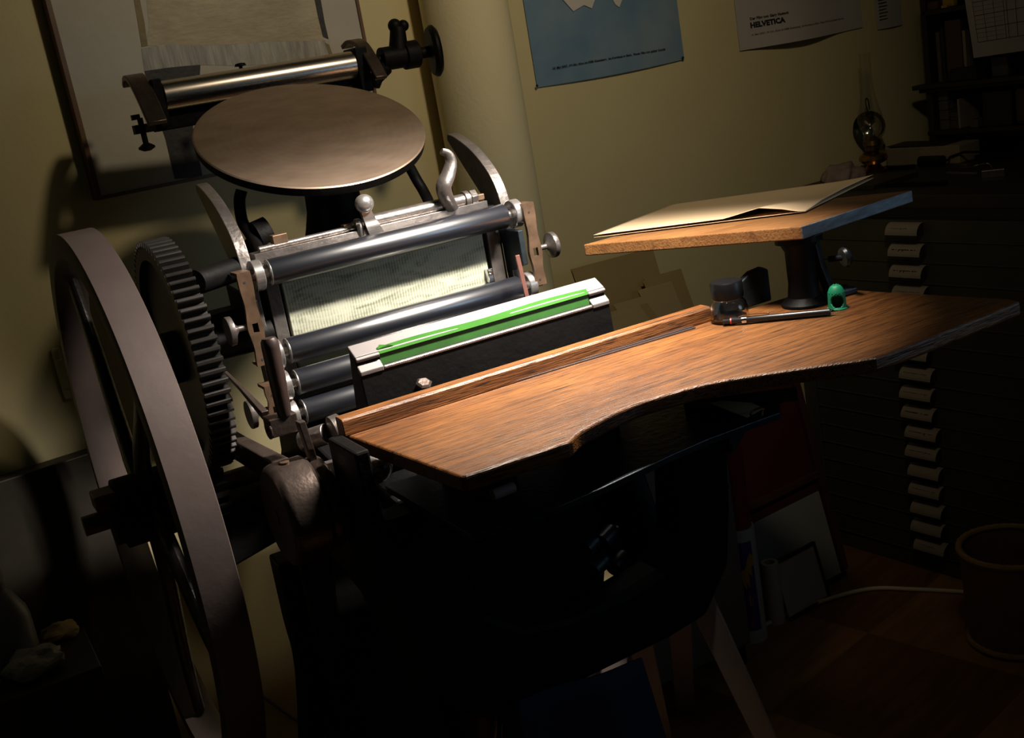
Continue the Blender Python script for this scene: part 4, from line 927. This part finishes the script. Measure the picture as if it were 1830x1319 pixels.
bm = B(); q_ = [(-1.6362,-0.0120,0.3119), (-1.6139,-0.0120,0.2797), (-1.5685,-0.0120,0.2125), (-1.5004,-0.0120,0.1213), (-1.3715,-0.0120,-0.0289)]; tube(bm, [(p_[0], p_[1], p_[2]) for p_ in smoothpath(q_, 5)], .0035, 8)
tag(obj('grey_cable', bm, mat('grey_cable', (.16, .15, .24), .5), None, ROOM, smooth=True), 'thin grey cable running down the wall behind the press leg', 'cable')

# waste bin
t = thing('waste_bin', 'round brown bark bin with laced rim on the floor at the right', 'bin', (1.905, 1.575, 0)); p = FR[t].translation
bm = B(); n = 48; ro, ri = .099, .095
lathe(bm, [(.001, .004), (.092, .004), (.094, .0), (.1005, .06), (.103, .15), (.106, .225), (.103, .225), (.100, .15), (.097, .06), (.091, .010), (.001, .010)], p, (0, 0, 1), 56, capa=False, capb=False); obj('bin_wall', bm, M['bin'], t, smooth=True)
bm = B()
for zz, rr in ((.225, .1055), (.010, .0965)):
    bm = B()
    ring = [p + Vector((rr * math.cos(2 * PI * i / 72), rr * math.sin(2 * PI * i / 72), zz)) for i in range(73)]
    tube(bm, ring, [.0065 + .0012 * (i % 2) for i in range(73)], 8)
    obj('rim_lacing', bm, M['stitch'], t, smooth=True)
#PART4

# ---------------------------------------------------------------- type cabinet (local: x along the front towards us, y into it)
CW, CDp, CH = 1.50, .70, .965
t = thing('type_cabinet', 'dark olive type cabinet with many shallow labelled drawers standing along the right wall', 'cabinet', (0, 0, 0), CAB)
bm = B(); box(bm, (.004, .022, .0), (CW, CDp, CH - .03)); box(bm, (.004, .0, .0), (.045, .022, CH - .03)); box(bm, (CW - .04, 0, 0), (CW, .022, CH - .03)); box(bm, (.045, .004, .0), (CW - .04, .022, .048)); obj('body', bm, M['cabinet'], t, CAB, bevel=.001)
bm = B(); box(bm, (.002, -.012, CH - .03), (CW + .01, CDp, CH)); obj('cabinet_top', bm, M['shelfwood'], t, CAB, bevel=.002)
TXT = ['Antiqua', '84 pipst 24', '84 pipst 20', 'Antiqua fett 36', 'Antiqua 28', 'Antiqua 24', 'Antiqua 20', 'Mediaan 28p', 'Mediaan 24p', 'Mediaan gr 28', 'Mediaan gr 20', 'Clarendon pt 24', '', 'Clarendon 20', '', '', 'Antiqua']
random.seed(3)
for i in range(17):
    zc = .887 - i * .0504
    bm = B(); box(bm, (.047, .002, zc - .032), (CW - .042, .021, zc + .0165)); box(bm, (.047, -.001, zc - .034), (CW - .042, .010, zc - .0305))
    dr = obj('drawer', bm, M['cabinet'], t, CAB, bevel=.0012)
    # label holder: a quarter round card in a metal cup pull
    x0 = .330 + random.uniform(-.004, .004); x1 = x0 + .088; bm = B(); n = 7; r_ = .026
    pts = [(-.026 * math.sin(PI / 2 * k / n) ** 1.0, zc + .013 - r_ * (1 - math.cos(PI / 2 * k / n))) for k in range(n + 1)]
    for k in range(n):
        (ya, za), (yb, zb) = pts[k], pts[k + 1]
        poly(bm, [(x0, ya, za), (x1, ya, za), (x1, yb, zb), (x0, yb, zb)], 0)
    (ya, za) = pts[-1]
    poly(bm, [(x0, ya, za), (x1, ya, za), (x1, ya, za - .003), (x0, ya, za - .003)], 1)
    for xx in (x0, x1):
        poly(bm, [(xx, y_, z_) for y_, z_ in pts] + [(xx, 0, pts[-1][1])], 1)
    if TXT[i]:
        nrm = Matrix.Rotation(math.radians(38), 4, 'X')
        mx = Matrix.Translation((x0 + .010, pts[4][0] - .0016, pts[4][1] - .002)) @ nrm
        text_into(bm, TXT[i], .0125 if i in (1, 2, 9, 10, 11) else .011, mx, 2 if i in (1, 2, 9, 10, 11) else 3, bold=.0004 if i in (1, 2, 9) else .0001, width=.066 if len(TXT[i]) > 8 else .05, lift=.0006)
    obj('label_holder', bm, [M['card'], M['label_metal'], M['ink'], M['greyink']], dr, CAB)

# ---------------------------------------------------------------- shelf unit on the cabinet
SY0, SY1, SX0, SX1 = .50, .66, .088, .80
t = thing('shelf_unit', 'black wooden shelf unit standing on top of the type cabinet', 'shelf', (.4, .58, CH), CAB)
for x in (SX0, SX1):
    bm = B(); box(bm, (x, SY0, CH), (x + .016, SY1, 1.40)); obj('side_panel', bm, M['shelfwood'], t, CAB, bevel=.001)
bm = B(); box(bm, (SX0, SY1, CH), (SX1 + .016, SY1 + .008, 1.40)); obj('back_panel', bm, M['shelfwood'], t, CAB)
for z, ov in ((1.355, .0), (1.166, .026), (1.040, .004)):
    bm = B(); box(bm, (SX0 - ov, SY0 - ov, z - .012), (SX1 + ov, SY1, z)); obj('shelf_board', bm, M['shelfwood'], t, CAB, bevel=.002)
bm = B(); box(bm, (SX0 - .014, SY0 - .014, 1.144), (SX1 + .014, SY0 + .002, 1.154)); obj('moulding', bm, M['shelfwood'], t, CAB, bevel=.003)
bm = B(); box(bm, (.188, SY0 + .01, CH), (.206, SY0 + .03, 1.028)); obj('support', bm, M['shelfwood'], t, CAB)


def cbox(name, label, cat, a, b, m, group=None, rot=0, bev=.001, part='body'):
    t = thing(name, label, cat, ((a[0] + b[0]) / 2, (a[1] + b[1]) / 2, a[2]), CAB, group)
    bm = B(); box(bm, a, b, rotm(rot, 'Y') if rot else None); obj(part, bm, M[m], t, CAB, bevel=bev); return t


def book(label, x, w_, h, m, y0=.515, z=1.1665):
    t = thing('book', label, 'book', (x + w_ / 2, y0 + .05, z), CAB, 'books on the upper shelf')
    bm = B(); box(bm, (x, y0, z), (x + w_, y0 + .003, z + h)); box(bm, (x, y0, z), (x + .0015, y0 + .11, z + h)); box(bm, (x + w_ - .0015, y0, z), (x + w_, y0 + .11, z + h)); obj('cover', bm, M[m], t, CAB)
    bm = B(); box(bm, (x + .0017, y0 + .0035, z + .002), (x + w_ - .0017, y0 + .105, z + h - .003)); obj('pages', bm, M['card'], t, CAB)


book('thin grey book against the left side of the shelf unit', .118, .012, .13, 'bookgrey')
book('narrow black book second from the shelf side', .133, .010, .14, 'shelfwood')
book('wide dull red book on the upper shelf', .147, .048, .155, 'bookred')
book('slim cream spined book between red book and calendar', .197, .010, .125, 'card')
t = cbox('black_tool_case', 'black oblong case on the upper shelf under the calendar', 'case', (.178, .47, 1.1665), (.262, .512, 1.200), 'ink', bev=.006)
cbox('grey_card_box', 'grey card box right of the black case on the shelf', 'box', (.272, .52, 1.1665), (.318, .60, 1.213), 'bookgrey')
for k in range(4): cbox('small_drawer_box', ('topmost', 'second', 'third', 'lowest')[k] + ' of four small boxes stacked at the lower shelf side', 'box', (.112, .515, 1.0405 + .0255 * (3 - k)), (.140, .58, 1.0645 + .0255 * (3 - k)), 'bookgrey', 'small boxes on the lower shelf')
for k in range(2): cbox('small_drawer_box', ('upper', 'lower')[k] + ' of two brown boxes in the middle of the lower shelf', 'box', (.146, .515, 1.0405 + .0225 * (1 - k)), (.168, .58, 1.062 + .0225 * (1 - k)), 'bookred', 'small boxes on the lower shelf')
cbox('upright_board', 'thin pale upright card on the lower shelf', 'card', (.1705, .512, 1.0405), (.1765, .60, 1.118), 'card')
cbox('grey_tin', 'small grey tin on the lower shelf', 'tin', (.205, .512, 1.0405), (.228, .55, 1.062), 'bookgrey')
cbox('dark_box', 'dark square box on the lower shelf below the calendar', 'box', (.248, .505, 1.0405), (.330, .60, 1.130), 'shelfwood', bev=.004)
cbox('orange_box', 'brown box with rounded corner at the right of the lower shelf', 'box', (.338, .505, 1.0405), (.42, .60, 1.135), 'bookred', bev=.012)
cbox('yellow_tag', 'small yellow plastic piece on the shelf top edge', 'plastic piece', (.155, .495, 1.3555), (.172, .505, 1.362), 'yellow')
cbox('yellow_tool', 'yellow handled tool lying on top of the shelf unit', 'tool', (.140, .52, 1.3555), (.175, .54, 1.378), 'yellow', bev=.005)
cbox('cardboard_tray', 'brown tray with odds and ends on top of the shelf unit', 'tray', (.098, .51, 1.3555), (.135, .60, 1.376), 'bookred')

# calendar sheet hanging from the shelf unit
t = thing('calendar_sheet', 'large white printed grid calendar curling in front of the shelf unit', 'calendar', (.33, .47, 1.23), CAB)
bm = B()
z0, z1, xa, xb = 1.222, 1.44, .258, .56
def calp(u, v):
    x = xa + (xb - xa) * u - .030 * (v ** 2) * (1 - u) ** 2
    return (x, .478 - .012 * math.sin(PI * v) * (1 - u) - .010 * (1 - v) ** 2, z0 + (z1 - z0) * v + .018 * u * .4)
sheet(calp, 16, 16, bm)


def strip(u0, v0, u1, v1, wdt):
    pts = [Vector(calp(u0 + (u1 - u0) * k / 8, v0 + (v1 - v0) * k / 8)) for k in range(9)]
    for a_, b_ in zip(pts, pts[1:]):
        n_ = Vector((0, -.0008, 0)); s_ = Vector((0, 0, wdt)) if abs(u1 - u0) > abs(v1 - v0) else Vector((wdt, 0, 0))
        poly(bm, [a_ + n_ - s_, b_ + n_ - s_, b_ + n_ + s_, a_ + n_ + s_], 1)


for k in range(6): strip(.06, .17 + .15 * k, .98, .17 + .15 * k, .0008)
for k in range(4): strip(.06 + .085 * k, .17, .06 + .085 * k, .95, .0006)
for k in range(9): strip(.34 + .075 * k, .17, .34 + .075 * k, .95, .0007)
for k in range(10): strip(.06, .17 + .05 * k + .05, .315, .17 + .05 * k + .05, .0003)
obj('calendar_grid', bm, [M['white'], M['greyink']], t, CAB)
bm = B(); box(bm, (.24, .470, 1.3665), (.60, .4995, 1.374)); obj('hanging_strip', bm, M['ink'], t, CAB)

# ---------------------------------------------------------------- oil lamp
LPx, LPy = .071, .28
t = thing('oil_lamp', 'brass oil lamp with tall clear glass chimney and round reflector on the type cabinet', 'oil lamp', (LPx, LPy, CH), CAB)
O = (LPx, LPy, CH)
bm = B(); lathe(bm, [(.030, .0), (.033, .004), (.033, .012), (.022, .018), (.016, .026)], O, (0, 0, 1), 36); obj('base', bm, M['oilbrass'], t, CAB, smooth=True)
bm = B(); lathe(bm, [(.016, .026), (.030, .032), (.037, .040), (.036, .050), (.026, .057), (.016, .060)], O, (0, 0, 1), 36); obj('oil_font', bm, M['oilbrass'], t, CAB, smooth=True)
bm = B(); lathe(bm, [(.014, .060), (.019, .064), (.019, .074), (.024, .078), (.022, .090), (.012, .098), (.008, .102)], O, (0, 0, 1), 32); cyl(bm, (LPx + .018, LPy, CH + .070), (LPx + .036, LPy, CH + .072), .0018, 8); cyl(bm, (LPx + .034, LPy, CH + .072), (LPx + .037, LPy, CH + .072), .006, 14); obj('burner', bm, mat('dark_brass', (.16, .10, .04), .35, .9), t, CAB, smooth=True)
pr = [(.0215, .083), (.0215, .098), (.0195, .108), (.027, .124), (.0325, .140), (.0315, .154), (.024, .180), (.0185, .205), (.0155, .232), (.0140, .265), (.0135, .315)]
bm = B(); lathe(bm, pr, O, (0, 0, 1), 48, capa=False, capb=False); obj('glass_chimney', bm, M['glass'], t, CAB, smooth=True, angle=0)
bm = B(); Oc = (LPx - .026, LPy + .030, CH + .122); ax_ = (.50, -.86, .0)
lathe(bm, [(.001, -.010), (.018, -.007), (.034, .001), (.040, .010), (.042, .011), (.041, .008), (.034, -.003), (.018, -.010), (.001, -.013)], Oc, ax_, 44, capa=False, capb=False); obj('reflector', bm, M['mirror'], t, CAB, smooth=True)
bm = B(); tube(bm, smoothpath([(LPx - .032, LPy + .034, CH + .163), (LPx - .038, LPy + .036, CH + .185), (LPx - .034, LPy + .036, CH + .196), (LPx - .027, LPy + .034, CH + .188), (LPx - .024, LPy + .032, CH + .166)], 5), .0018, 8); obj('hanging_loop', bm, M['iron'], t, CAB, smooth=True)
bm = B(); tube(bm, [(LPx - .020, LPy + .032, CH + .09), (LPx - .034, LPy + .028, CH + .03), (LPx - .036, LPy + .024, CH + .004), (LPx - .02, LPy + .012, CH + .004)], .0022, 8); obj('reflector_wire', bm, M['iron'], t, CAB, smooth=True)

# ---------------------------------------------------------------- unseen trough, added to cut light off the wall (its light is set up at the top)
t = thing('lamp_cutoff', 'unseen black trough added above the press rollers to cut the lamp light', 'lamp', LAMP)
LX, LY, LZ = LAMP
bm = B()
for a_, b_ in (((LX - .17, LY - .085, LZ + .020), (LX + .17, LY + .107, LZ + .026)), ((LX - .17, LY + .103, LZ - .066), (LX + .17, LY + .107, LZ + .020)), ((LX - .17, LY - .085, LZ - .03), (LX + .17, LY - .081, LZ + .020)), ((LX - .17, LY - .081, LZ - .004), (LX - .166, LY + .103, LZ + .020)), ((LX + .166, LY - .081, LZ - .030), (LX + .17, LY + .103, LZ + .020))):
    box(bm, a_, b_)
obj('lamp_shade', bm, M['iron'], t)
bm = B(); cyl(bm, (LX, LY, LZ + .026), (LX, LY, LZ + .60), .006, 12); obj('hanging_rod', bm, M['iron'], t, smooth=True)

# ---------------------------------------------------------------- other things on the cabinet top
cbox('dark_tray', 'flat dark tray lying on the cabinet corner beside the oil lamp', 'tray', (.012, .06, CH + .0002), (.24, .235, CH + .012), 'shelfwood', part='tray_body')
t = thing('crumpled_rag', 'crumpled pinkish rag lying on the dark tray', 'rag', (.05, .15, CH + .012), CAB)
bm = B(); g = bmesh.ops.create_icosphere(bm, subdivisions=4, radius=1.0); random.seed(5)
for v in bm.verts:
    q = v.co.copy(); k = 1 + .20 * math.sin(5 * q.x + 2.2 * q.y) * math.cos(4.3 * q.y - 1.7 * q.z) + .10 * math.sin(11 * q.x + 3) * math.sin(9 * q.y)
    v.co = Vector((q.x * .048 * k + .068, q.y * .060 * k + .150, max(CH + .0123, CH + .016 + q.z * .034 * k)))
obj('cloth', bm, M['rag'], t, CAB, smooth=True, angle=0)
t = cbox('paper_parcel', 'grey paper wrapped flat parcel lying behind the oil lamp', 'parcel', (.018, .40, CH + .0002), (.245, .49, CH + .048), 'parcelm', bev=.003, part='wrapping')
bm = B(); box(bm, (.020, .402, CH + .0485), (.20, .485, CH + .051), rotm(1.5, 'Y')); obj('flap', bm, M['shelfwood'], t, CAB)
t = thing('ink_brayer', 'black hand roller lying on the cabinet top before the parcel', 'hand roller', (.20, .40, CH), CAB)
bm = B(); cyl(bm, (.145, .375, CH + .014), (.215, .372, CH + .014), .014, 24); obj('roller', bm, M['glassdark'], t, CAB, smooth=True)
bm = B(); tube(bm, [(.218, .372, CH + .014), (.224, .378, CH + .014), (.222, .395, CH + .02), (.26, .397, CH + .03), (.315, .39, CH + .03)], .003, 8); obj('handle', bm, M['iron'], t, CAB, smooth=True)
random.seed(11)
LB = ['dark flat metal bar lying at the left of the cabinet top', 'short metal quoin bar beside the hand roller', 'long dark bar near the cabinet front edge', 'thin bright bar in the middle of the cabinet top', 'dark bar under the shelf unit front', 'small metal block near the frame edge on the cabinet top']
SP = [(.10, .34, .09, .012, .010, 15), (.30, .33, .05, .014, .012, -20), (.33, .10, .16, .016, .010, 4), (.36, .24, .10, .006, .006, -12), (.34, .44, .14, .018, .016, 5), (.47, .20, .05, .025, .018, 30)]
for lb, (x, y, l_, w_, h, an) in zip(LB, SP):
    t = thing('metal_bar', lb, 'metal bar', (x, y, CH), CAB, 'metal bars on the cabinet top')
    bm = B(); box(bm, (x - l_ / 2, y - w_ / 2, CH + .0002), (x + l_ / 2, y + w_ / 2, CH + h), rotm(an, 'Z')); obj('bar', bm, M['oldsteel' if an in (-12, 30, -20) else 'iron'], t, CAB, bevel=.001)
bm = B(); tube(bm, smoothpath([(.34, .30, CH + .002), (.37, .28, CH + .014), (.40, .29, CH + .016), (.43, .26, CH + .002)], 6), .0008, 6)
tag(obj('wire_snippet', bm, M['chrome'], None, CAB, smooth=True), 'thin bent wire snippet on the cabinet top', 'wire')

# ---------------------------------------------------------------- dark corner at the left: side table with bottle and crumpled paper
t = thing('side_table', 'dark wooden side table in the shadow at the left of the flywheel', 'table', (-.03, 2.0, 0))
bm = B(); box(bm, (-.42, 1.80, .585), (.10, 1.985, .61)); obj('tabletop', bm, M['shelfwood'], t, bevel=.002)
for x in (-.39, .07):
    for y in (1.83, 1.955):
        bm = B(); box(bm, (x - .018, y - .018, 0), (x + .018, y + .018, .585)); obj('leg', bm, M['shelfwood'], t)
t = thing('plastic_bottle', 'cloudy clear plastic bottle with cap standing on the dark side table', 'bottle', (-.012, 1.935, .61)); p = FR[t].translation
bm = B(); lathe(bm, [(.002, 0), (.036, 0), (.039, .004), (.039, .075), (.036, .09), (.022, .118), (.0145, .128), (.0145, .142), (.002, .142)], p, (0, 0, 1), 36); obj('bottle_body', bm, M['pet'], t, smooth=True)
bm = B(); cyl(bm, p + Vector((0, 0, .142)), p + Vector((0, 0, .158)), .0165, 28); obj('cap', bm, M['white'], t, smooth=True)
CR = [('crumpled_paper', 'crumpled pale paper in front of the plastic bottle', (.012, 1.862, .61), .036), ('crumpled_paper', 'crumpled pale paper at the table edge left of the bottle', (-.085, 1.865, .61), .034), ('crumpled_paper', 'small crumpled brown paper right of the bottle', (.062, 1.965, .61), .024)]
for i, (nm, lb, loc, r) in enumerate(CR):
    t = thing(nm, lb, 'paper', loc, group='crumpled papers on the side table')
    bm = B(); bmesh.ops.create_icosphere(bm, subdivisions=3, radius=r); random.seed(20 + i)
    for v in bm.verts:
        q = v.co / r; k = 1 + .25 * math.sin(4 * q.x + i) * math.cos(5 * q.y) + random.uniform(-.07, .07)
        v.co = Vector((q.x * r * 1.25 * k, q.y * r * k, max(.0004, .5 * r + q.z * r * .62 * k))) + Vector(loc)
    obj('sheet', bm, M['white' if i < 2 else 'folder'], t)

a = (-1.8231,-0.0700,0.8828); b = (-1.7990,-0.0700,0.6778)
t = thing('dark_backing', 'dark brown upright partition standing against the wall behind the dark side table', 'furniture', (-2.1, -.03, 0), ROOM)  # dark furniture, widened to keep lamp light off the wall
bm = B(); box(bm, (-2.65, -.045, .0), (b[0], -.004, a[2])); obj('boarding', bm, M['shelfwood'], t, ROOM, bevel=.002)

# navy apron hanging from the press front
t = thing('navy_apron', 'dark navy blue cloth hanging from the lower front of the press', 'cloth', (.55, 1.05, .30))
bm = B()
def ap(u, v):
    x = .455 + .175 * u + (.045 - .02 * (1 - v)) * (1 - v) * u * 1.6; z = .20 + .525 * v
    return (x, 1.050 - .014 * math.sin(u * 9 + v * 2) * (1 - v * .8) - .02 * (1 - v), z - .02 * u * v)
sheet(ap, 30, 20, bm); obj('cloth', bm, M['navy'], t, smooth=True, solid=.002)
